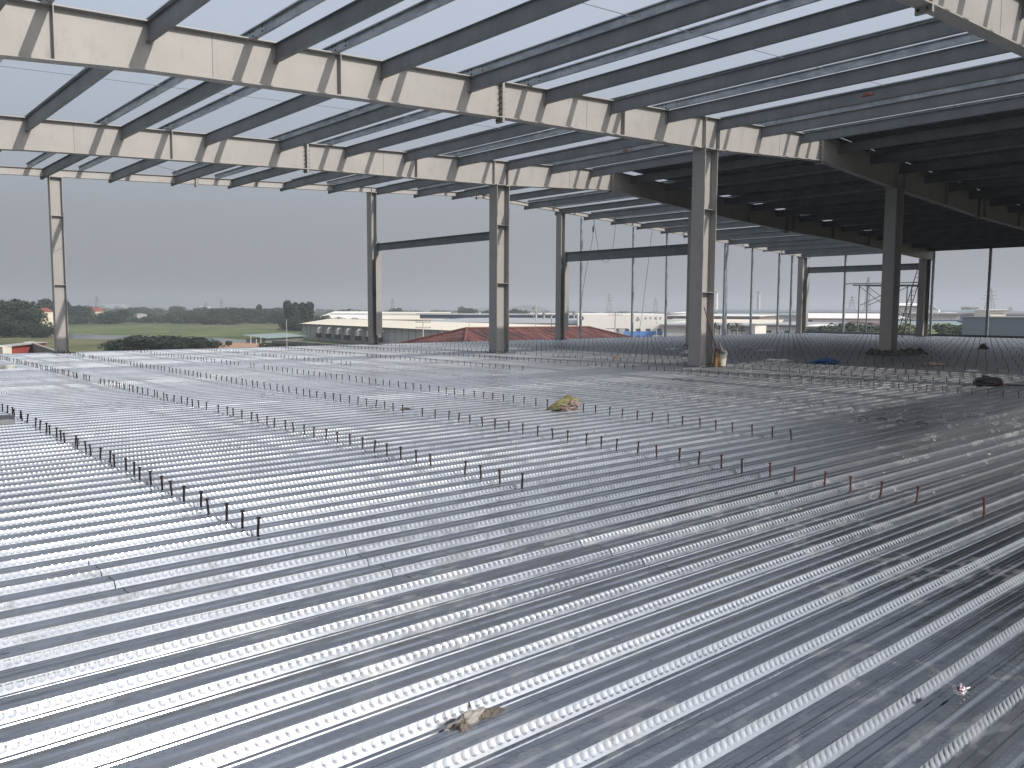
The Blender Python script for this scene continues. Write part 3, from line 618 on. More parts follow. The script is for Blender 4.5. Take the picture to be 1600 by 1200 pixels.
# flat pale lid at the far left and a dark block below it
g = G(6, 575, 0); MB().lathe((g.x, g.y, 0), [(.001, 0), (.30, 0), (.31, .06), (.28, .085), (.001, .09)], 20).top('covered_drum_lid', mat("pale_lid", (.45, .45, .42), rough=.6, scale=3), (g.x, g.y, 0), 'flat pale round lid at the left edge of the deck', 'lid')
for i, yy in enumerate((655, 663)):
    g = G(2, yy, 0); MB().obox((g.x, g.y, 0), (.16, 0, 0), (0, .06, 0), .05, 0).hexa([(g.x-.14, g.y-.05, .05), (g.x+.12, g.y-.05, .05), (g.x+.12, g.y+.05, .05), (g.x-.14, g.y+.05, .05), (g.x-.12, g.y-.04, .06), (g.x+.1, g.y-.04, .06), (g.x+.1, g.y+.04, .06), (g.x-.12, g.y+.04, .06)]).top('steel_offcut', M['paint_dark'], (g.x, g.y, 0), ('farther dark steel offcut at the left edge beside the first studs', 'nearer dark steel offcut at the left edge beside the first studs')[i], 'offcut')
# bent wires lying in the ribs on the right
for i, (a, b) in enumerate((((1343, 652), (1357, 657)), ((1371, 655), (1386, 658)), ((1400, 659), (1416, 661)), ((1432, 661), (1450, 665)), ((1050, 594), (1066, 594)), ((1072, 595), (1084, 597)))):
    p, q = G(*a, 0), G(*b, 0); MB().path([p+Vector((0, 0, .01)), (p+q)/2+Vector((.02, .02, .035)), q+Vector((0, 0, .012))], .008, 5).top('bent_wire', M['dark'], p, ('short bent black wire nearest the middle of the shaded deck', 'second bent black wire from the left on the right deck', 'third bent black wire from the left on the right deck', 'rightmost bent black wire on the right deck', 'short dark wire left of the broom column base', 'short dark wire closest before the broom column base')[i], 'wire')

# hanging ropes
def rope(px, label, r=.012):
    pts = [G(0, 0, 0)*0+Vector(p) for p in px]; MB().path(pts, r, 5).top('hanging_rope', M['rope'], pts[-1], label, 'rope', 'ropes hanging from the roof')
def on_v(x, y, v): d = ray(x, y); return CAM+d*(v/d.y)
rope([on_v(x, y, 32.0) for x, y in ((930, 338), (928, 350), (927, 358), (926, 372), (916, 420), (910, 460), (906, 492), (905, 520))], 'rope running down from a knot to the deck before the red roof')
rope([on_v(x, y, 31.9) for x, y in ((927, 340), (929, 352), (932, 372), (935, 392), (938, 403), (943, 409), (949, 409), (954, 403), (958, 385), (961, 360), (962, 340))], 'rope hanging in a loop over the deeper tie beam')
rope([on_v(x, y, 32.2) for x, y in ((1019, 360), (1017, 375), (1013, 410), (1008, 450), (1004, 485), (998, 522))], 'slack rope slanting down before the white building')
def knot(x, y): c = on_v(x, y, 32.0); return MB().lathe(c-Vector((0, 0, .2)), [(.001, 0), (.05, .08), (.05, .3), (.001, .4)], 8)
knot(927, 358).top('rope_knot', M['rope'], on_v(927, 358, 32.0), 'thick knot near the top of the hanging ropes', 'knot')

# scaffold outside the right side of the deck, with its rail, and the leaning ladder
root = thing('scaffold_frame', 'steel tube scaffold with crossed braces beyond the far right of the deck', 'scaffold', (59.6, 28.5, GZ))
def sc(x, y): d = ray(x, y); return CAM+d*(59.6/d.x)
def sc2(x, y): d = ray(x, y); return CAM+d*(60.8/d.x)
for f_, xs, nm in ((sc, (1343, 1418), 'upright'), (sc2, (1356, 1425), 'upright')):
    for x in xs:
        a = f_(x, 446); MB().tube(a, (a.x, a.y, GZ), .05, 8).build('upright', M['rod'], root)
MB().tube(sc(1333, 445.5), sc(1440, 445.5), .05, 8).build('top_rail', M['rod'], root)
MB().tube(sc2(1352, 446.5), sc2(1440, 446.5), .05, 8).build('top_rail', M['rod'], root)
for f_, off in ((sc, 0), (sc2, 13)):
    MB().tube(f_(1344+off, 448), f_(1414+off, 502), .025, 6).tube(f_(1344+off, 477), f_(1414+off, 436+8), .025, 6).build('cross_brace', M['rod'], root)
MB().tube((58.3, 30.5, 3.62), (58.3, 24.5, 3.62), .035, 8).top('wall_rail', M['galv'], (58.3, 27, 3.6), 'thin horizontal rail between the post by the scaffold and the far right column', 'rail')
root = thing('ladder', 'thin metal ladder leaning left of the far right column', 'ladder', (55.9, 25.5, 0))
la, lb_ = Vector((56.9, 25.35, 0)), Vector((56.9, 24.62, 4.35)); off = Vector((.30, -.06, 0))
# ladder foot stands nearer the scaffold, its head rests on the tie beam
la = G(1405, 527, 0); lb_ = P(1438, 420, Vector((57.0, 24.9, 0)).dot(Vector((math.cos(YAW), math.sin(YAW), 0))))
sd_ = Vector((.26, -.22, 0))
for s in (-.5, .5): MB().tube(la+sd_*s, lb_+sd_*s, .028, 6).build('rail', M['dark'], root)
for i in range(1, 15):
    p = la.lerp(lb_, i/15); MB().tube(p-sd_*.5, p+sd_*.5, .016, 5).build('rung', M['dark'], root)

# ================================================================== the land around
S = 4500
MB().poly([(-S, -S, GZ), (S, -S, GZ), (S, S, GZ), (-S, S, GZ)]).top('ground', M['ground'], (0, 0, GZ), kind='structure')
def sheet(name, px, m, lift): MB().poly([G(x, y, GZ+lift) for x, y in px]).top(name, m, (0, 0, GZ+lift), kind='structure')
sheet('field', [(90, 528), (75, 521), (90, 511), (130, 508), (260, 507), (480, 510), (485, 515), (470, 521), (300, 527)], M['field'], .004)
sheet('field', [(0, 560), (-120, 560), (-160, 524), (60, 524), (190, 529), (260, 531), (340, 548), (320, 600)], M['field_dry'], .008)
sheet('field', [(200, 512), (300, 509.5), (490, 510), (490, 513.5), (300, 512)], M['field_dry'], .012)
sheet('pond', [(70, 522), (100, 521), (135, 522), (165, 523.5), (220, 525), (270, 526), (330, 527), (370, 530), (395, 531.5), (420, 535), (400, 537), (340, 536.5), (300, 536), (255, 534), (190, 530.5), (150, 530), (110, 529), (72, 527)], M['water'], .016)
sheet('bare_soil', [(318, 547), (325, 539), (345, 535.5), (380, 536), (412, 537), (424, 541), (400, 560), (330, 560)], M['red_soil'], .02)
sheet('paved_yard', [(560, 560), (640, 520), (800, 505), (1000, 500), (1300, 498), (1700, 500), (1900, 560), (1400, 640), (900, 640)], M['concrete'], .024)

# ---- buildings
FWH = Vector((math.cos(YAW), math.sin(YAW), 0))
def wallbox(root, a, b, depth, z1, name, m, z0=GZ, parent=None):
    a = Vector(a); b = Vector(b); a.z = b.z = 0; e = (b-a); n = Vector((-e.y, e.x, 0)).normalized()
    if n.dot(FWH) < 0: n = -n
    q = [a, b, b+n*depth, a+n*depth]
    return MB().hexa([p+Vector((0, 0, z0)) for p in q]+[p+Vector((0, 0, z1)) for p in q]).build(name, m, root, parent)
def gable(root, a, b, depth, ze, zr_, name, m, over=.8, th=.25, hip=0, mono=False):
    """roof over the footprint a-b-depth, ridge parallel to a-b"""
    a = Vector(a); b = Vector(b); a.z = b.z = 0; e = (b-a).normalized(); n = Vector((-e.y, e.x, 0))
    if n.dot(FWH) < 0: n = -n
    a = a-e*over-n*over; b = b+e*over-n*over; D = depth+2*over; Z = Vector((0, 0, 1)); mb = MB()
    if mono:
        mb.hexa([a+Z*ze, b+Z*ze, b+n*D+Z*zr_, a+n*D+Z*zr_, a+Z*(ze+th), b+Z*(ze+th), b+n*D+Z*(zr_+th), a+n*D+Z*(zr_+th)])
    else:
        r1 = a+n*D/2+e*hip; r2 = b+n*D/2-e*hip; c1, c2 = a+n*D, b+n*D
        pts = [a+Z*ze, b+Z*ze, c2+Z*ze, c1+Z*ze, r1+Z*zr_, r2+Z*zr_]
        mb.v = [tuple(p) for p in pts]; mb.f = [(0, 1, 5, 4), (2, 3, 4, 5), (1, 2, 5), (3, 0, 4), (0, 3, 2, 1)]
    return mb.build(name, m, root)
def windows(root, a, b, z0, z1, ts, w_, m='glass', depth=.12, frame=True, name='window'):
    a = Vector(a); b = Vector(b); a.z = b.z = 0; e = (b-a); L = e.length; e.normalize(); n = Vector((-e.y, e.x, 0))
    if n.dot(FWH) > 0: n = -n
    for t in ts:
        c = a+e*L*t; f_ = MB().obox(c+n*.04, e*(w_/2+.1), n*.05, z1+.1, z0-.1).build(name, M['white_wall'] if frame else M['brown'], root)
        MB().obox(c+n*.10, e*(w_/2), n*.03, z1, z0).build('pane', M[m], root, f_)
def zat(y, D, x=800): return P(x, y, D).z

# 1 long grey warehouse with a cream roof
A1, B1 = P(472, 507, 300), P(832, 521.8, 180.8); zw = -3.55
root = thing('warehouse', 'long grey warehouse with a wide cream roof and outdoor coolers along its wall', 'warehouse', (A1.x, A1.y, GZ))
wl = wallbox(root, A1, B1, 22, zw, 'wall', M['grey_wall'])
gable(root, A1, B1, 22, zw, -1.75, 'roof', M['cream_roof'])
e = (B1-A1); e.z = 0; L = e.length; e.normalize(); n = Vector((e.y, -e.x, 0)); n = -n if n.dot(FWH) > 0 else n
for i in range(34): c = A1+e*(L*(i+.0)/34); MB().obox((c.x+n.x*.03, c.y+n.y*.03, 0), e*.09, n*.04, zw-.3, GZ).build('wall_seam', M['wall_dark'], root, wl)
MB().obox(A1*1+e*L/2-Vector((0, 0, A1.z)), e*(L/2), n*.12, GZ+1.0, GZ).build('plinth', M['concrete'], root, wl)
eave_strip = MB().obox(Vector((A1.x, A1.y, 0))+e*L/2+n*.9, e*(L/2+.8), n*.15, zw+.05, zw-.25).build('eave_strip', M['wall_dark'], root)
first = None
for i, x in enumerate((505, 520, 535, 550, 567, 584, 601)):
    D = 6720/(6720/300+(x-472)*(33.4-22.4)/268); p = P(x, 515, D); p.z = GZ
    c = p+n*1.6
    if first is None:
        cr = thing('evaporative_cooler', '', 'cooler', (0, 0, 0), 'coolers along the grey warehouse wall')
        MB().obox((0, 0, 0), e*.85, n*.75, 2.6, 1.2).build('cooler_box', M['dark'], cr)
        pt = [Vector((0, 0, 2.6)), Vector((0, 0, 3.5)), n*.0+e*.1+Vector((0, 0, 4.1)), -n*.7+e*.2+Vector((0, 0, 4.4)), -n*1.6+e*.2+Vector((0, 0, 4.4))]
        MB().path(pt, .48, 10).build('duct', M['white_wall'], cr)
        MB().obox((0, 0, 0), e*.9, n*.8, 1.2, 1.05).tube(e*.7, e*.7+Vector((0, 0, 1.1)), .06).tube(-e*.7, -e*.7+Vector((0, 0, 1.1)), .06).build('stand', M['wall_dark'], cr)
        first = cr; o = cr
    else: o = copy_tree(first)
    o.location = (c.x, c.y, GZ); tag(o, ('leftmost cooler with a bent duct on the grey warehouse wall', 'second cooler from the left on the grey warehouse wall', 'third cooler from the left on the grey warehouse wall', 'fourth cooler from the left on the grey warehouse wall', 'cooler just left of the slim end column', 'cooler hidden behind the slim end column', 'cooler just right of the slim end column')[i], 'cooler', 'coolers along the grey warehouse wall')
# shed and boundary wall at its left
a, b = P(415, 528, 262), P(474, 528, 285); root = thing('shed', 'low shed with a pale green and white roof left of the grey warehouse', 'shed', (a.x, a.y, GZ))
wallbox(root, a, b, 7, zat(530, 270), 'wall', M['wall_dark']); gable(root, a, b, 7, zat(529.5, 270), zat(526.3, 270)+.2, 'roof', M['green_roof'], mono=True)
a, b = P(425, 534, 232), P(610, 542, 185); root = thing('boundary_wall', 'long low dark wall in front of the grey warehouse', 'wall', (a.x, a.y, GZ))
wallbox(root, a, b, .3, zat(533.5, 232), 'wall_panel', M['wall_dark']); wallbox(root, a-Vector((0, 0, 0)), b, .4, zat(533.5, 232)+.15, 'coping', M['concrete'], zat(533.5, 232)+.002)
# 2 far white halls
def hall(name, xa, xb, D1, D2, ye, yr, depth, label, wall='white_wall', roof='white_roof', mono=True, ridge_box=None, cat='factory hall', win=None, y0=None):
    a, b = P(xa, ye, D1), P(xb, ye, D2); root = thing(name, label, cat, (a.x, a.y, GZ)); ze = zat(ye, (D1+D2)/2, (xa+xb)/2)
    Dm = (D1+D2)/2+depth*(1 if mono else .5); zr_ = zat(yr, Dm, (xa+xb)/2)
    wallbox(root, a, b, depth, ze-.05, 'wall', M[wall]); gable(root, a, b, depth, ze, max(zr_, ze+.3), 'roof', M[roof], mono=mono)
    e__ = (b-a); e__.z = 0; n__ = Vector((-e__.y, e__.x, 0)).normalized(); n__ = -n__ if n__.dot(FWH) > 0 else n__; c__ = (a+b)/2; MB().obox((c__.x+n__.x*.95, c__.y+n__.y*.95, 0), e__*.5+e__.normalized()*.8, n__*.14, ze+.04, ze-max(.35, D1*.0016)).build('eave_strip', M['brown'], root)  # brown strip stands in for the shadow line under the eave
    if ridge_box:
        q = P((xa+xb)/2, yr, (D1+D2)/2+depth*.5); t0, t1, m_, h_ = ridge_box
        e_ = (b-a); e_.z = 0; a2 = a+e_*t0; b2 = a+e_*t1; nn = Vector((-e_.y, e_.x, 0)).normalized(); nn = nn if nn.dot(FWH) > 0 else -nn
        zb_ = ze+(max(zr_, ze+.3)-ze)*.5
        wallbox(root, a2+nn*depth*.5, b2+nn*depth*.5, 3, zb_+h_, 'ridge_vent', M[m_], zb_-.5)
    if win:
        y1_, y2_, ts, w_ = win; Dm = (D1+D2)/2; windows(root, a, b, zat(y2_, Dm), zat(y1_, Dm), ts, w_)
    return root
hall('factory_hall', 492, 572, 510, 510, 498.5, 487, 60, 'white hall with a grey ridge vent beyond the big tree clump', ridge_box=(.1, .85, 'grey_roof', 1.2))
hall('factory_hall', 574, 690, 450, 450, 499.5, 488, 60, 'cream-roofed hall behind the grey warehouse, left of the dark blue band', roof='cream_roof', ridge_box=(0, .75, 'grey_roof', 1.3))
# long hall with the dark blue clerestory
a, b = P(690, 503, 330), P(1010, 507, 290); root = thing('factory_hall', 'long low hall with a dark blue band under its ridge', 'factory hall', (a.x, a.y, GZ))
z1 = zat(505, 318); wallbox(root, a, b, 46, z1-.05, 'wall', M['grey_wall']); gable(root, P(650, 503, 338), b, 46, z1, zat(498, 360)+.1, 'roof', M['grey_roof'], mono=True)
a2, b2 = P(656, 497, 372), P(905, 497, 372); bd = wallbox(root, a2, b2, 24, zat(492.3, 372), 'clerestory_band', M['blue_strip'], zat(498.5, 372)); wallbox(root, P(650, 492, 371), P(906, 492, 371), 28, zat(490.2, 372), 'upper_roof', M['grey_roof'], zat(492.3, 372)+.002)
for i, x in enumerate((834, 838, 850, 861, 887, 897)):
    p = P(x, 492, 350); t_ = zat((480, 487, 489, 491, 487, 487)[i], 350)
    pr = thing('roof_stack', ('thin mast on the blue banded hall', 'pale pipe beside the thin mast on the blue banded hall', 'dark capped flue on the blue banded hall', 'short pale pipe left of the slim column on the blue banded hall', 'wide dark-topped flue on the blue banded hall', 'rightmost pipe on the blue banded hall')[i], 'flue', (p.x, p.y, z1), 'flues on the blue banded hall')
    MB().tube((p.x, p.y, z1), (p.x, p.y, t_), (.15, .4, .45, .4, .6, .4)[i], 8).build('pipe', M['galv' if i % 2 else 'concrete'], pr)
    MB().lathe((p.x, p.y, t_-.8), [(.001, 0), (.75, 0), (.5, .9), (.001, 1.0)], 8).build('cap', M['brown'], pr)
# 3 white building with the blue base and the signs
a, b = P(903, 492, 270), P(1042, 491, 268); root = thing('white_factory', 'bright white flat building with blue lower wall and small sign letters', 'factory', (a.x, a.y, GZ)); zt_ = zat(491.6, 272, 970)
wl = wallbox(root, a, b, 60, zt_, 'wall', M['white_wall']); wallbox(root, a-Vector((0, 0, 0)), b, 60.2, zt_+.25, 'parapet', M['white_roof'], zt_+.003)
e = (b-a); e.z = 0; L = e.length; e.normalize(); n = Vector((e.y, -e.x, 0)); n = -n if n.dot(FWH) > 0 else n
def wpt(x, y, o=.1):                 # a point on that wall
    d = ray(x, y); a0 = Vector((a.x, a.y, 0)); t = (a0-CAM).dot(n)/d.dot(n); return CAM+d*t+n*o
def wquad(x0, y0, x1, y1, m, name, par, th=.12, o=.02):
    p = [wpt(x0, y1, o), wpt(x1, y1, o), wpt(x1, y0, o), wpt(x0, y0, o)]; return MB().prism(p, n*th).build(name, m, root, par)
wquad(962, 517.6, 1040, 531, M['blue_wall'], 'blue_band', wl)
wquad(1019, 523.2, 1036, 528.5, M['white_wall'], 'low_annex', wl, 3, .2); wquad(998, 523, 1020, 528.4, M['blue_wall'], 'canopy', wl, 2, .2)
for x in (963, 977, 994.5, 1010, 1026):
    f_ = wquad(x-.6, 513.3, x+6.6, 517.4, M['concrete'], 'window', wl, .1); wquad(x, 513.8, x+6, 517, M['glass'], 'pane', f_, .1, .08)
def ring(cx, cy, r0, r1, m, name, frac=1.0):
    c = wpt(cx, cy, .1); mb = MB(); k = 24
    for i in range(k):
        if i/k >= frac: break
        aa, bb = 2*math.pi*i/k, 2*math.pi*(i+1)/k; q = []
        for ang, rr in ((aa, r0), (aa, r1), (bb, r1), (bb, r0)): q.append(c+e*math.cos(ang)*rr+Vector((0, 0, 1))*math.sin(ang)*rr)
        mb.prism(q, n*.08)
    return mb.build(name, m, root, wl)
ring(909.5, 497.3, .42, .62, M['logo'], 'emblem_ring'); wquad(907.8, 495.8, 908.6, 499, M['logo'], 'emblem_bar', wl, .1, .1); ring(909.2, 497.3, .18, .33, M['logo'], 'emblem_letter')
tri = [wpt(997, 494.6), wpt(994.7, 500.4), wpt(999.4, 500.4)]; mb = MB()
for p, q in zip(tri, tri[1:]+tri[:1]):
    dd = (q-p).normalized(); nn = dd.cross(n)*.12; mb.prism([p-nn, q-nn, q+nn, p+nn], n*.08)
mb.prism([wpt(994.3, 498.9), wpt(999.8, 498.9), wpt(999.8, 499.4), wpt(994.3, 499.4)], n*.09); mb.build('triangle_emblem', M['sign_grey'], root, wl)
def letter(ch, x, y, h, m):
    cu = bpy.data.curves.new('sign_letter', 'FONT'); cu.body = ch; cu.size = h*1.35; cu.extrude = .05
    tmp = bpy.data.objects.new('t', cu); COL.objects.link(tmp); dg = bpy.context.evaluated_depsgraph_get(); me = bpy.data.meshes.new_from_object(tmp.evaluated_get(dg)); bpy.data.objects.remove(tmp)
    ex = e if e.dot(RT) > 0 else -e
    mtx = Matrix((ex, Vector((0, 0, 1)), n)).transposed().to_4x4(); mtx.translation = wpt(x, y, .12)-root.matrix_world.translation
    me.transform(mtx); me.materials.clear(); me.materials.append(m); o = bpy.data.objects.new('sign_letter', me); COL.objects.link(o); o.parent = wl
for ch, x in zip("AFEB", (1007.3, 1015.6, 1023.6, 1030.8)): letter(ch, x, 498.6, .72, M['logo'])
# 4 rusty red hip roof
r1, r2 = P(729, 513.6, 112), P(919, 511.3, 124); e = (r2-r1); e.z = 0; e.normalize(); n = Vector((e.y, -e.x, 0)); n = -n if n.dot(FWH) > 0 else n
root = thing('house', 'low house with a big rusty red corrugated hip roof just beyond the deck', 'house', (r1.x, r1.y, GZ)); zr1 = (r1.z+r2.z)/2
r1.z = r2.z = zr1; W_ = 13; H_ = 8.6; Z = Vector((0, 0, 1)); ze = zr1-3.4
c = [r1-e*H_+n*W_, r2+e*H_+n*W_, r2+e*H_-n*W_, r1-e*H_-n*W_]; c = [Vector((p.x, p.y, ze)) for p in c]
mb = MB()
def ribbed(mb, p0, p1, q1, q0, per=1.1):       # roof plane from eave p0-p1 to ridge q0-q1, with raised ribs down the slope
    nseg = max(2, int((p1-p0).length/per)); nn = (p1-p0).cross(q0-p0).normalized(); nn = nn if nn.z > 0 else -nn
    mb.poly([p0, p1, q1, q0])
ribbed(mb, c[0], c[1], r2, r1); ribbed(mb, c[2], c[3], r1, r2); mb.poly([c[1], c[2], r2]); mb.poly([c[3], c[0], r1]); mb.poly([p-Z*.12 for p in c])
ro = mb.build('roof', M['rust_roof'], root)
mb = MB()
for p, q in ((c[0], r1), (c[1], r2), (c[2], r2), (c[3], r1), (r1, r2)): mb.tube(p+Z*.05, q+Z*.05, .17, 5)
mb.build('ridge_cap', mat("rusty_ridge_cap", (.14, .055, .042), (.09, .035, .03), rough=.8, scale=2), root, ro)
mb = MB()
k = 34
for i in range(1, k):
    t = i/k; p = c[0].lerp(c[1], t); s = (p-c[0]).length; Lr = (c[1]-c[0]).length; top = min(1, s/H_, (Lr-s)/H_); q = p-n*W_*top; q.z = ze+(zr1-ze)*top; mb.tube(p+Z*.0, q+Z*.0, .045, 4)
for i in range(1, 14):
    t = i/14; p = c[3].lerp(c[0], t); top = 1-abs(2*t-1); q = p+e*H_*top; q.z = ze+(zr1-ze)*top; mb.tube(p+Z*.0, q+Z*.0, .045, 4)
mb.build('roof_ribs', M['rust_roof'], root, ro)
cc = (r1+r2)/2; MB().obox((cc.x, cc.y, 0), e*((r2-r1).length/2+H_-.8), n*(W_-.9), ze-.1, GZ).build('wall', M['cream_wall'], root)
windows(root, c[0]-n*.9+Vector((0, 0, 0)), c[1]-n*.9, ze-2.4, ze-1, [.1, .3, .5, .7, .9], 1.6)
# 5 right-hand factories
hall('factory_hall', 1110, 1640, 600, 580, 488.6, 485.2, 50, 'very long distant blue-grey roof spanning the right half of the skyline', 'blue_strip', 'bluegrey_wall')
hall('factory_hall', 1112, 1260, 520, 500, 492.5, 489.3, 40, 'pale green-white roof below the long distant roof', 'grey_wall', 'green_roof')
hall('factory_hall', 1040, 1186, 400, 380, 494, 491.8, 40, 'hall with a white eave over a broad brown fascia', 'brown', 'white_roof')
hall('factory_hall', 1030, 1215, 330, 315, 507, 499.5, 40, 'cream shallow roof hall behind the palms', 'cream_wall', 'cream_roof')
hall('factory_hall', 1035, 1180, 262, 255, 508.5, 506.5, 20, 'plain grey wall building behind the palms', 'grey_wall', 'grey_roof', win=(513, 516, [.78, .86], 2.2))
a = P(1173, 509, 215); root = thing('box_building', 'small bright white box-shaped building right of the palms', 'building', (a.x, a.y, GZ)); wallbox(root, P(1173, 509, 215), P(1180, 509, 214), 5, zat(508.5, 215), 'wall', M['white_wall']); wallbox(root, P(1172.7, 509, 214.8), P(1180.3, 509, 213.8), 5.6, zat(508.5, 215)+.2, 'roof', M['cream_roof'], zat(508.5, 215)+.002)
hall('factory_office', 1181, 1262, 250, 240, 508.5, 503.5, 30, 'light grey office wall with small windows under a grey sloping roof', 'white_wall', 'grey_roof', win=(514.5, 518, [.1, .27, .62, .85], 1.5), cat='office')
hall('factory_hall', 1264, 1420, 330, 320, 498, 490.5, 60, 'bright white roof above a brown eave line, left of the shaded column', 'brown', 'white_roof', win=(503.5, 506, [.22+.07*i for i in range(10)], 3.0))
hall('factory_hall', 1275, 1400, 300, 292, 504, 501.5, 20, 'long two storey works with a row of dark windows behind the trees', 'concrete', 'brown', win=(506.5, 509.5, [.15+.09*i for i in range(9)], 3.0))
hall('cream_house', 1262, 1306, 228, 224, 511, 508.3, 12, 'cream house with a flat white canopy right of the far end column', 'cream_wall', 'white_roof', win=(514.5, 519, [.3, .62, .8], 1.4), cat='house')
hall('office_block', 1368, 1392, 235, 235, 506, 504.5, 14, 'pale block with brown trim just left of the shaded column', 'white_wall', 'brown', win=(509, 512, [.3, .7], 1.6), cat='office')
# arched hall
a, b = P(1432, 498, 455), P(1466, 498, 450); root = thing('arched_hall', 'tall white hall with an arched roof behind the far right column', 'hall', (a.x, a.y, GZ)); e = (b-a); e.z = 0; L = e.length; e.normalize(); n = Vector((-e.y, e.x, 0)); n = n if n.dot(FWH) > 0 else -n
z0 = zat(481, 452); zk = zat(473.5, 452); wl = wallbox(root, a, b, 30, z0, 'wall', M['white_wall']); mb = MB(); pts = []
for i in range(13): t = i/12; pts.append(Vector((a.x, a.y, 0))+e*(L*t)-n*.6+Vector((0, 0, z0+.003+(zk-z0)*math.sin(math.pi*t))))
mb.prism(pts, n*31).build('arched_roof', M['grey_roof'], root)
wallbox(root, P(1431.6, 498, 454), P(1466.4, 498, 449), .5, z0-.2, 'cornice', M['white_roof'], z0-1.0)
hall('low_hall', 1405, 1440, 470, 465, 478, 474.5, 40, 'pale side hall adjoining the arched hall on its left', 'white_wall', 'white_roof')
hall('low_hall', 1425, 1500, 400, 395, 490, 488.8, 30, 'lower pale building in front of the arched hall', 'concrete', 'grey_roof')
hall('green_roof_hall', 1400, 1506, 262, 255, 509, 502.5, 28, 'hall with a pale green roof behind the round trees on the right', 'grey_wall', 'green_roof')
a = P(1410, 500, 300); root = thing('blue_hall', 'dark blue-grey band of wall above the pale green roof', 'factory hall', (a.x, a.y, GZ)); wallbox(root, P(1408, 500, 300), P(1512, 500, 292), 20, zat(498, 296), 'wall', M['bluegrey_wall']); wallbox(root, P(1407, 500, 299.5), P(1513, 500, 291.5), 21, zat(497, 296), 'parapet', M['blue_strip'], zat(498, 296)+.002)
a = P(1504, 496, 150); root = thing('large_wall_building', 'large plain blue-grey windowless building at the right edge', 'building', (a.x, a.y, GZ)); zz = zat(495.5, 150, 1504); wallbox(root, P(1504, 496, 150), P(1720, 498, 128), 40, zz, 'wall', M['bluegrey_wall']); wallbox(root, P(1503.6, 496, 149.8), P(1720.5, 498, 127.8), 40.6, zz+.18, 'roof', M['grey_roof'], zz+.002)
a, b = P(1583, 535, 84), P(1720, 535, 76); root = thing('house', 'cream gable tip of a house at the right edge beyond the deck', 'house', (a.x, a.y, GZ)); e = b-a; e.z = 0; L = e.length; e.normalize(); n = Vector((-e.y, e.x, 0)); n = n if n.dot(FWH) > 0 else -n
zz = zat(533, 82, 1590); zk = zat(516, 80, 1640); wallbox(root, a, b, 10, zz, 'wall', M['cream_wall']); a0 = Vector((a.x, a.y, 0)); MB().prism([a0+Z*zz, a0+e*L+Z*zz, a0+e*L*.5+Z*zk], n*10).build('roof', M['cream_roof'], root)
hall('far_hall', 1486, 1548, 620, 600, 487, 483.8, 40, 'distant grey-green hall above the blue-grey building', 'green_roof', 'green_roof')
hall('far_box', 1515, 1527, 640, 640, 480.3, 479.8, 12, 'small dark box on top of the distant grey-green hall', 'grey_wall', 'grey_roof')
hall('far_house', 1548, 1572, 560, 560, 484.5, 484, 20, 'small distant cream building with a row of windows at the right', 'cream_wall', 'white_roof', win=(486, 487.5, [.1, .26, .42, .58, .74, .9], 1.6))
hall('far_hall', 1486, 1492, 420, 420, 489.5, 488.8, 6, 'tiny bright white block left of the blue-grey building', 'white_wall', 'white_roof')
hall('far_hall', 680, 800, 900, 860, 491.5, 489, 60, 'distant white factory with a row of tall windows beyond the blue band', win=(490.2, 491.2, [.05+.1*i for i in range(10)], 4))
hall('far_hall', 800, 960, 820, 800, 492, 489.5, 60, 'distant low pale roofs above the rusty red roof', 'cream_wall', 'white_roof')
hall('far_hall', 1046, 1090, 650, 640, 490, 486.5, 60, 'distant white curved roof left of the broom column', 'white_wall', 'white_roof')
# village houses among the trees
for (x0, x1, D, ye, yr, yb, lb, rf, wl_) in ((48, 65, 430, 487, 481, 0, 'white house with a dark red roof between the left trees', 'tile', 'cream_wall'), (131, 149, 640, 486.5, 480, 0, 'tall white house with a bright red roof right of the leftmost column', 'tile', 'cream_wall'),
        (66, 80, 560, 488, 483, 0, 'brown-red roofed house beside the white one on the left', 'brown', 'brown'), (110, 118, 2600, 478, 476, 0, 'far white block just right of the leftmost column', 'grey_roof', 'concrete'), (154, 163, 3000, 477.5, 475.5, 0, 'far white block, left one of the hazy group', 'grey_roof', 'concrete'),
        (165, 175, 3100, 477, 474.6, 0, 'far white block, middle one of the hazy group', 'grey_roof', 'concrete'), (177, 186, 3000, 477.5, 475, 0, 'far white block, right one of the hazy group', 'grey_roof', 'concrete'), (204, 214, 700, 491, 489.5, 0, 'small white hut left among the trees', 'grey_roof', 'concrete'),
        (229, 235, 720, 498, 496.5, 0, 'small white hut near the field edge', 'grey_roof', 'concrete'), (242, 245.5, 720, 499, 498, 0, 'tiny pale hut right of the white hut at the field edge', 'white_roof', 'cream_wall'), (310, 314, 2500, 479.5, 478.7, 0, 'tiny far white block over the dark tree line', 'white_roof', 'white_wall')):
    a, b = P(x0, ye, D), P(x1, ye, D*.99); root = thing('village_house', lb, 'house', (a.x, a.y, GZ), 'village houses among the trees'); dep = max(6, D*.012)
    wallbox(root, a, b, dep, zat(ye, D, x0), 'wall', M[wl_]); gable(root, a, b, dep, zat(ye, D, x0), zat(yr, D, x0), 'roof', M[rf], over=.4)
    windows(root, a, b, zat(ye, D, x0)-2.6, zat(ye, D, x0)-1.2, [.25, .75], 1.1)
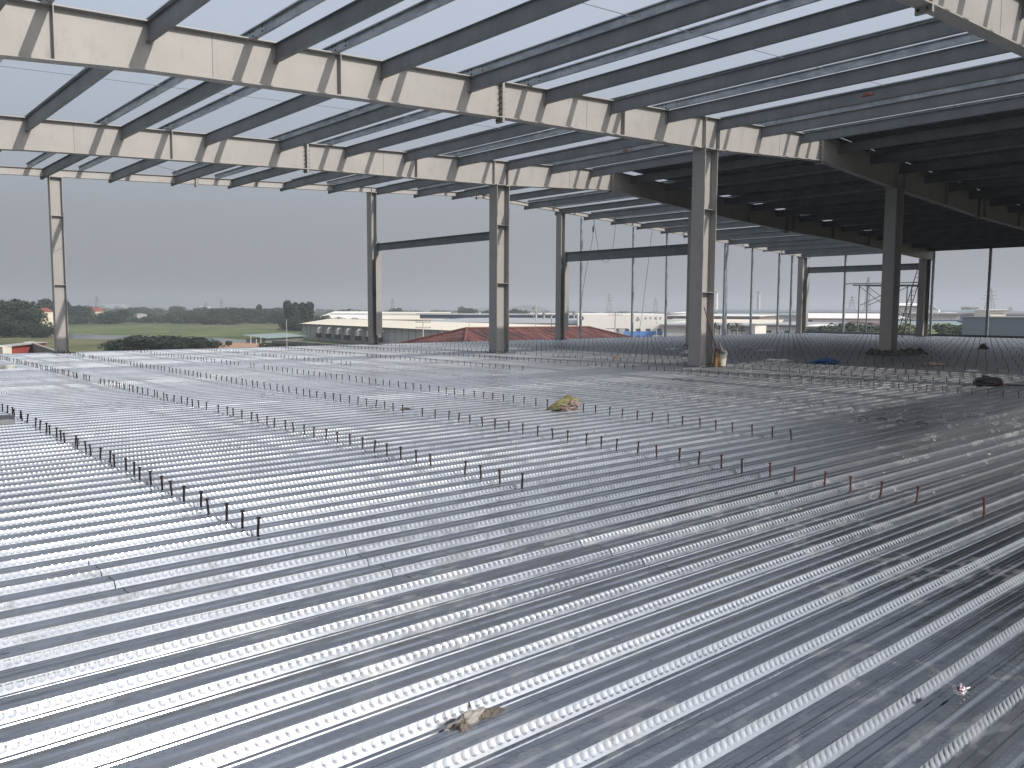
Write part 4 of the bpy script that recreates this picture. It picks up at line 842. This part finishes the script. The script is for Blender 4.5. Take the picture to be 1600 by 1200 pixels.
# container yard at the far left
a = P(22, 536, 150); b = P(48, 536, 158); root = thing('shipping_container', 'red container with pale corner patches at the left edge', 'container', (a.x, a.y, GZ)); bx = wallbox(root, P(-14, 536, 140), b, 2.6, zat(536, 155, 30), 'box', M['red_paint']); wallbox(root, P(-14, 536, 139.8), P(48.2, 536, 157.8), 3, zat(535, 155, 30), 'roof', M['concrete'], zat(536, 155, 30)+.002)
wallbox(root, P(37, 535, 154), P(47, 535, 157), .8, zat(534, 156, 40), 'roof_patch', M['ply'], zat(535, 155, 30)+.003)
a = P(4, 542, 128); root = thing('site_cabin', 'small cream cabinet in front of the red container', 'cabin', (a.x, a.y, GZ)); wallbox(root, a, P(18, 542, 130), 2.2, zat(541.5, 129, 10), 'body', M['ply']); wallbox(root, P(-4, 542, 127), P(18.4, 542, 129.8), 2.6, zat(540.5, 129, 10), 'lid', M['white_wall'], zat(541.5, 129, 10)+.002); wallbox(root, P(-30, 543, 126), P(3.7, 542, 128), 2.0, zat(543, 129, 10), 'open_end', M['wall_dark'])
a, b = P(49, 536.5, 152), P(96, 543, 118); root = thing('boundary_wall', 'dark weathered wall running from the red container to the leftmost column', 'wall', (a.x, a.y, GZ)); zz = zat(536.5, 152, 50); wallbox(root, a, b, .3, zz, 'wall_panel', M['wall_dark']); wallbox(root, a, b, .4, zz+.12, 'coping', M['concrete'], zz+.002)

# ---- poles and pylons
def pole(x, yt, D, label, r=.13, arms=0, m='pole', boxy=False):
    p = P(x, yt, D); root = thing('utility_pole', label, 'pole', (p.x, p.y, GZ), 'thin poles beyond the deck'); MB().tube((p.x, p.y, GZ), (p.x, p.y, p.z), r, 8, r*.7).build('shaft', M[m], root)
    ex = Vector((RT.x, RT.y, 0)).normalized()
    for i in range(arms):
        z = p.z-.35-i*1.1; c = Vector((p.x, p.y, z)); MB().tube(c-ex*1.5, c+ex*1.5, .06, 5).build('crossarm', M['brown'], root)
        for s in (-1.3, -.6, .6, 1.3): MB().tube(c+ex*s, c+ex*s+Vector((0, 0, .3)), .05, 5).build('insulator', M['concrete'], root)
    if boxy:
        z = p.z-boxy; c = Vector((p.x, p.y, z)); MB().tube(c-ex*2, c+ex*2.4, .08, 5).build('platform', M['brown'], root); MB().obox((p.x+ex.x*1.2, p.y+ex.y*1.2, 0), ex*.5, Vector((-ex.y, ex.x, 0))*.4, z-.1, z-1.2).build('transformer', M['concrete'], root)
pole(661, 500.5, 165, 'short pole with crossarms before the grey warehouse', .14, 2)
pole(961.8, 489.5, 175, 'pinkish pole with a transformer before the white building', .22, 1, boxy=3.2)
pole(837.5, 476, 160, 'thin grey mast right of the middle column', .10)
pole(447.5, 499, 190, 'thin pole at the right end of the fields', .08)
pole(862, 498, 170, 'short post above the ridge of the rusty red roof', .10, m='brown')
pole(690.5, 512, 120, 'thin pale pole left of the rusty hip roof', .05)
pole(733, 503, 118, 'thin pole standing on the left peak of the rusty roof', .05)
pole(1136.5-9.5, 493, 200, 'pale pole right of the broom column', .08)
pole(1465.5, 489, 240, 'thin pole behind the far right column', .08)
pole(391.8, 525.3, 255, 'left white gate post by the pond', .10, m='white_wall'); pole(400.5, 529.3, 255, 'middle white gate post by the pond', .10, m='white_wall'); pole(407.5, 526, 255, 'right white gate post by the pond', .10, m='white_wall')
pole(1152, 512, 200, 'short dark lamp post behind the palms', .08)
pole(1026.6-.2, 493.5, 215, 'yellowish thin pole left of the broom column, seen before brown fascia', .10)
def pylon(x, yt, D, w_, label):
    t = P(x, yt, D); root = thing('power_pylon', label, 'pylon', (t.x, t.y, GZ), 'lattice pylons on the skyline'); H = t.z-GZ; ex = Vector((RT.x, RT.y, 0)).normalized(); ey = Vector((-ex.y, ex.x, 0)); c = Vector((t.x, t.y, GZ)); r = .12+D*.00012; mb = MB()
    lv = 9; prev = None
    for i in range(lv+1):
        f_ = i/lv; hw = w_*(1-f_)**1.2+.5; q = [c+ex*sx*hw+ey*sy*hw+Vector((0, 0, H*f_)) for sx, sy in ((-1, -1), (1, -1), (1, 1), (-1, 1))]
        if prev:
            for k in range(4): mb.tube(prev[k], q[k], r, 4); mb.tube(prev[k], q[(k+1) % 4], r*.6, 4); mb.tube(q[k], q[(k+1) % 4], r*.6, 4)
        prev = q
    mb.build('tower', M['pylon'], root, fix=False)
    for f_, s in ((.72, 1.5), (.82, 1.2), (.92, .9)): MB().tube(c-ex*w_*s+Vector((0, 0, H*f_)), c+ex*w_*s+Vector((0, 0, H*f_)), r*1.2, 4).build('crossarm', M['pylon'], root)
for a_ in ((151, 462, 1500, 4, 'faint pylon above the hazy white blocks at the left'), (322, 472, 1900, 4, 'faint short pylon over the left treeline'), (346, 466, 1600, 3, 'slim pylon over the middle of the left treeline'), (613, 466, 1500, 3, 'slim pylon between the end column and the middle column'),
           (952, 459, 1300, 4.5, 'tall faint pylon above the white building'), (1024.5, 465, 1700, 5, 'very faint pylon left of the broom column'), (1331.5, 462, 1000, 6, 'pylon seen left of the scaffold'), (1548, 451, 700, 5, 'large red-grey lattice pylon beside the lone thin post'), (1579, 480, 900, 3, 'small pylon at the right edge'), (1357, 433, 640, 2, 'slender mast seen through the scaffold')): pylon(*a_)
def stack(x, yt, D, r, m, label, lat=False):
    t = P(x, yt, D); root = thing('chimney', label, 'chimney', (t.x, t.y, GZ)); MB().tube((t.x, t.y, GZ), (t.x, t.y, t.z), r, 12, r*.8).build('shaft', M[m], root); MB().tube((t.x, t.y, t.z-.8), (t.x, t.y, t.z), r*1.5, 12).build('rim', M['grey_wall'], root)
stack(1120, 455.5, 800, 1.4, 'white_wall', 'pale chimney just right of the broom column'); stack(1186, 455.5, 800, 1.7, 'grey_wall', 'dark grey chimney between two thin posts'); 

# ---- trees
def crown_mesh(seed, kind='round', nl=1500, leaf=.55):
    rnd = random.Random(seed); mb = MB(); blobs = []
    nb = 13 if kind != 'tall' else 16
    for i in range(nb):
        a = rnd.random()*6.28; h = rnd.random()
        if kind == 'round': r0 = rnd.random()**.5*.36; c = Vector((math.cos(a)*r0, math.sin(a)*r0, .35+h*.45)); rr = .17+rnd.random()*.12
        elif kind == 'tall': r0 = rnd.random()**.5*.16*(1.15-h); c = Vector((math.cos(a)*r0, math.sin(a)*r0, .25+h*.66)); rr = .10+rnd.random()*.07
        else: r0 = rnd.random()**.5*.5; c = Vector((math.cos(a)*r0, math.sin(a)*r0, .15+h*.5)); rr = .2+rnd.random()*.14
        blobs.append((c, rr))
    for i in range(nl):
        c, rr = blobs[i % nb]; d = Vector((rnd.gauss(0, 1), rnd.gauss(0, 1), rnd.gauss(0, 1))).normalized(); p = c+d*rr*(.55+.5*rnd.random()**.5)
        if p.z < .06: continue
        s = leaf*(.018+.03*rnd.random()); t = (d+Vector((rnd.gauss(0, .5), rnd.gauss(0, .5), rnd.gauss(0, .5)))).normalized(); x = t.cross(Vector((0, 0, 1))).normalized(); y = t.cross(x)
        k = len(mb.v); mb.v += [tuple(p+x*s), tuple(p+y*s*.8), tuple(p-x*s*.9), tuple(p-y*s*.8)]; mb.f.append((k, k+1, k+2, k+3))
    return mb
def tree_proto(seed, kind, m):
    root = bpy.data.objects.new('tree', None); root['label'] = 'tree'; COL.objects.link(root); root.matrix_world = Matrix.Identity(4)
    crown_mesh(seed, kind, 2600, 1.15).build('crown', M[m], root, fix=False)
    tr = MB().tube((0, 0, 0), (.01, 0, .45), .028, 7, .018); rnd = random.Random(seed)
    for i in range(5): a = rnd.random()*6.28; tr.tube((.01, 0, .25+.04*i), (math.cos(a)*.2, math.sin(a)*.2, .48+.05*i), .012, 5, .005)
    tr.build('trunk', M['bark'], root); return root
protos = {}; used = set()
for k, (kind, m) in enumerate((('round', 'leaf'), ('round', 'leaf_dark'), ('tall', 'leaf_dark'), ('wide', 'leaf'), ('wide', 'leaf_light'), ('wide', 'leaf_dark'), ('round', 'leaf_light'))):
    for j in range(2): protos[(kind, m, j)] = tree_proto(50+k*7+j, kind, m)
def tree(x, yt, D, kind, m, label, name='tree', wf=1.0, group='trees beyond the deck', cat='tree'):
    h = P(x, yt, D).z-GZ; p = P(x, 500, D); j = random.randint(0, 1); pr = protos[(kind, m, j)]
    if (kind, m, j) in used: o = copy_tree(pr)
    else: o = pr; used.add((kind, m, j))
    o.name = name; o.location = (p.x, p.y, GZ); o.scale = (h*wf, h*wf, h); o.rotation_euler.z = random.random()*6.28
    tag(o, label, cat, group)
T = [(-14, 468, 330, 'round', 'leaf_dark', 'dark tree at the extreme left edge'), (12, 463, 345, 'round', 'leaf_dark', 'tallest dark tree of the left clump'), (30, 468, 335, 'round', 'leaf_dark', 'dark tree right of the tallest one in the left clump'), (42, 472, 350, 'round', 'leaf', 'lower tree at the right of the left clump'),
     (5, 492, 300, 'wide', 'leaf_dark', 'low dark bush mass in front of the left clump'), (38, 497, 310, 'wide', 'leaf_dark', 'low dark bush right in front of the left clump'), (58, 500, 330, 'wide', 'leaf', 'low bush before the white house with the dark red roof'), (66, 505, 300, 'wide', 'leaf_dark', 'rightmost bush of the left clump before the pond'),
     (84, 463.5, 520, 'round', 'leaf_dark', 'large tree partly hidden by the leftmost column'), (76, 486, 500, 'wide', 'leaf', 'bushy tree left of the leftmost column'), (126, 474.5, 600, 'round', 'leaf_dark', 'tree left of the bright red-roofed house'), (117, 490, 560, 'wide', 'leaf', 'bush right beside the leftmost column'),
     (129, 493, 570, 'wide', 'leaf_dark', 'bush before the bright red-roofed house'), (170, 484, 560, 'wide', 'leaf_dark', 'wide dark tree right of the bright red-roofed house'), (190, 483, 590, 'round', 'leaf_dark', 'round dark tree in the middle of the village'), (208, 482, 700, 'round', 'leaf', 'hazy round tree behind the village huts'),
     (232, 486, 760, 'round', 'leaf', 'hazy tree behind the small white hut'), (247, 505, 620, 'wide', 'leaf_dark', 'low bush right of the small white huts'), (262, 488, 700, 'wide', 'leaf_dark', 'tree right of the tiny pale hut'), (279, 486, 640, 'round', 'leaf_dark', 'dark round tree in the middle of the left half'),
     (300, 484, 700, 'round', 'leaf', 'tree with a pointed top left of the long dark wood'), (318, 489, 560, 'wide', 'leaf', 'lower green tree before the long dark wood'), (338, 480, 620, 'round', 'leaf_dark', 'left end tree of the long dark wood'), (356, 479.5, 640, 'round', 'leaf_dark', 'second tree of the long dark wood'),
     (374, 479, 640, 'round', 'leaf_dark', 'third tree of the long dark wood'), (392, 479.5, 620, 'round', 'leaf_dark', 'fourth tree of the long dark wood'), (405, 476, 640, 'tall', 'leaf_dark', 'narrow pointed tree at the right of the long dark wood'), (411, 480, 630, 'round', 'leaf_dark', 'right end tree of the long dark wood'),
     (424, 483, 640, 'round', 'leaf', 'lower tree between the dark wood and the big clump'), (437, 481, 600, 'round', 'leaf', 'tree touching the left of the big clump'), (451, 471.5, 430, 'tall', 'leaf_dark', 'left tall tree of the big clump by the white hall'), (461, 473, 425, 'tall', 'leaf_dark', 'second tall tree of the big clump'),
     (472, 473, 430, 'tall', 'leaf_dark', 'third tall tree of the big clump'), (483, 473.5, 425, 'tall', 'leaf_dark', 'right tall tree of the big clump'), (456, 492, 410, 'wide', 'leaf_dark', 'low growth at the foot of the big clump on the left'), (478, 494, 405, 'wide', 'leaf_dark', 'low growth at the foot of the big clump on the right'),
     (500, 489, 470, 'wide', 'leaf', 'low green trees along the white hall at its left'), (520, 491, 470, 'wide', 'leaf', 'low green trees along the white hall in its middle'), (543, 494, 470, 'wide', 'leaf', 'low green bush before the right part of the white hall'), (619, 479.5, 800, 'round', 'leaf_dark', 'lone round tree on the skyline right of the end column'), (592, 478, 800, 'tall', 'leaf_dark', 'small tree beside the end column on the skyline'),
     (733, 480, 650, 'round', 'leaf', 'small tree standing before the distant white factory'), (760, 484, 640, 'round', 'leaf_dark', 'small dark tree left of the middle column'), (803, 482.5, 640, 'round', 'leaf_dark', 'round dark tree just right of the middle column'), (817, 485, 640, 'round', 'leaf', 'smaller tree second right of the middle column'),
     (1267, 513, 215, 'wide', 'leaf_light', 'small bright shrub before the cream house'), (1232, 515, 205, 'wide', 'leaf_dark', 'low dark shrub before the light grey office'), (1294, 513, 200, 'round', 'leaf', 'left tree of the row before the works'), (1310, 507, 205, 'round', 'leaf', 'second tree of the row before the works'),
     (1328, 509, 200, 'round', 'leaf', 'third tree of the row before the works'), (1345, 508, 205, 'round', 'leaf', 'fourth tree of the row, behind the scaffold'), (1360, 511, 200, 'round', 'leaf', 'right tree of the row before the works'),
     (1415, 509, 190, 'round', 'leaf_light', 'bright round tree right of the shaded column'), (1432, 508, 195, 'round', 'leaf_light', 'bright tree left of the far right column'), (1462, 508, 195, 'round', 'leaf_light', 'bright tree right of the far right column'), (1480, 510, 190, 'round', 'leaf', 'green tree left of the blue-grey building'),
     (1497, 509, 195, 'round', 'leaf', 'tree touching the blue-grey building')]
NEARW = ['hazy tree in the far edge of the village wood']
for i_ in range(34):
    xx = 92+i_*10.6+random.uniform(-3, 3); T.append((xx, random.uniform(478, 487), random.uniform(700, 1100), random.choice(('round', 'wide')), random.choice(('leaf', 'leaf_dark')), 'hazy tree in the band of village trees behind the green fields'))
for i_ in range(26):
    xx = 150+i_*11.5+random.uniform(-4, 4); T.append((xx, random.uniform(486, 498), random.uniform(560, 640), 'wide', random.choice(('leaf', 'leaf_dark')), 'bushy tree along the far edge of the green field'))
WF = {'round': 1.15, 'tall': 1.0, 'wide': 1.5}
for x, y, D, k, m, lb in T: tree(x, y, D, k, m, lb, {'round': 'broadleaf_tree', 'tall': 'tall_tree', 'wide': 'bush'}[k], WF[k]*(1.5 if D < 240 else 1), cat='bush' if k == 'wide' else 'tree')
for i, (x, y) in enumerate(((197, 526), (212, 522), (230, 519), (248, 522), (266, 520), (284, 522), (299, 522), (310, 527), (428, 532), (442, 533.5), (457, 534), (665, 535), (672, 537))):
    D = 205 if i < 11 else 190; tree(x, y, D, 'wide', 'leaf_dark', ('left end bush of the dark hedge', 'second bush of the dark hedge', 'third and highest bush of the dark hedge', 'fourth bush of the dark hedge', 'fifth bush of the dark hedge', 'sixth bush of the dark hedge', 'seventh bush of the dark hedge', 'right end bush of the dark hedge before the red soil', 'left bush by the low shed', 'middle bush by the low shed', 'right bush by the low shed', 'small bush below the pole with crossarms', 'small bush left of the rusty red roof')[i], 'bush', 2.4 if i < 11 else 1.4, 'low bushes just beyond the deck', 'bush')
for x, y, D, k, m, lb in ((356, 532.5, 235, 'round', 'leaf', 'small round shrub on the pond bank above the red soil'),): tree(x, y, D, k, m, lb, 'bush', 1.2, cat='bush')
for k_, pr_ in protos.items():
    if k_ not in used:
        for c_ in list(pr_.children): bpy.data.objects.remove(c_)
        bpy.data.objects.remove(pr_)
# palms before the grey wall
def palm(x, yt, D, label):
    t = P(x, yt, D); root = thing('palm_tree', label, 'palm', (t.x, t.y, GZ), 'palms before the grey wall'); h = t.z-GZ-1.0
    MB().tube((t.x, t.y, GZ), (t.x+.1, t.y, GZ+h), .16, 7, .11).build('trunk', M['bark'], root); mb = MB(); rnd = random.Random(int(x))
    for i in range(16):
        a = 6.28*i/16+rnd.random()*.3; up = .3+rnd.random()*1.1; pr = Vector((t.x+.1, t.y, GZ+h)); w_ = Vector((-math.sin(a), math.cos(a), 0))*.14
        for s in range(5):
            f_ = (s+1)/5; q = Vector((t.x+.1+math.cos(a)*1.9*f_, t.y+math.sin(a)*1.9*f_, GZ+h+up*math.sin(f_*2.4)*1.1-.5*f_*f_)); mb.poly([pr-w_, pr+w_, q+w_*(1-f_*.8), q-w_*(1-f_*.8)]); pr = q
    mb.build('fronds', M['leaf_dark'], root, fix=False)
for i, (x, y) in enumerate(((1108, 508), (1116, 505), (1124, 509), (1137, 506), (1144, 508), (1151, 505.5), (1159, 509))): palm(x, y, 228+3*(i % 3), f'{ORD[i]} palm from the left in the row before the plain grey wall')
# far wooded belt and hazy town, too many to count
mb = MB(); rnd = random.Random(99)
for i in range(520):
    x = rnd.uniform(-60, 1660); D = rnd.uniform(850, 3000)
    if x > 560: D = rnd.uniform(1100, 3200)
    h = rnd.uniform(6, 12.5)*(1 if x < 560 else .85); c = P(x, 500, D); c.z = GZ; w_ = rnd.uniform(6, 16)
    for k in range(46):
        d = Vector((rnd.gauss(0, 1), rnd.gauss(0, 1), rnd.gauss(0, 1))).normalized(); p = c+Vector((d.x*w_, d.y*w_, h*.5+d.z*h*.5)); s = 1.6+rnd.random()*1.8
        x_ = d.cross(Vector((0, 0, 1))).normalized(); y_ = d.cross(x_); mb.poly([p+x_*s, p+y_*s, p-x_*s, p-y_*s])
mb.top('far_woodland', M['leaf'], (1500, 1500, GZ), 'hazy belt of far trees along the whole skyline', 'woodland', kind='stuff', fix=False)
# distant hills
def hill(x0, x1, yt, D, name='hill'):
    mb = MB(); n_ = 30; a, b = P(x0, 486, D), P(x1, 486, D); hh = P((x0+x1)/2, yt, D).z-GZ; dp = (b-a).length*.3; e_ = (b-a).normalized(); nn = Vector((-e_.y, e_.x, 0))
    for j in range(7):
        for i in range(n_+1):
            t = i/n_; s = j/6; z = GZ+hh*max(0, math.sin(math.pi*t))**.9*math.sin(math.pi*s)*(1+.12*mnoise.noise(Vector((t*5, s*3, D)))); p = a.lerp(b, t)+nn*dp*(s-.5)*2; mb.v.append((p.x, p.y, z-.5))
    for j in range(6):
        for i in range(n_): q = j*(n_+1)+i; mb.f.append((q, q+1, q+n_+2, q+n_+1))
    mb.top(name, M['leaf'], ((a.x+b.x)/2, (a.y+b.y)/2, GZ), kind='structure', smooth=True)
hill(780, 866, 475.8, 3300); hill(725, 800, 480, 3500); hill(1060, 1110, 480.5, 3000); hill(90, 240, 479, 3200)

# ------------------------------------------------------------------ the hazy air
hm = bpy.data.materials.new("haze"); hm.use_nodes = True; t = hm.node_tree; t.nodes.clear(); o_ = N(t, "ShaderNodeOutputMaterial"); pv = N(t, "ShaderNodeVolumePrincipled")
pv.inputs['Color'].default_value = (.60, .63, .69, 1); pv.inputs['Density'].default_value = .00042; pv.inputs['Anisotropy'].default_value = .2; t.links.new(pv.outputs[0], o_.inputs['Volume'])
MB().box(-S-60, S+60, -S-60, S+60, GZ-1, 62).top('haze', hm, (0, 0, GZ-1), 'pale haze lying over the fields and factories', 'haze', kind='stuff')
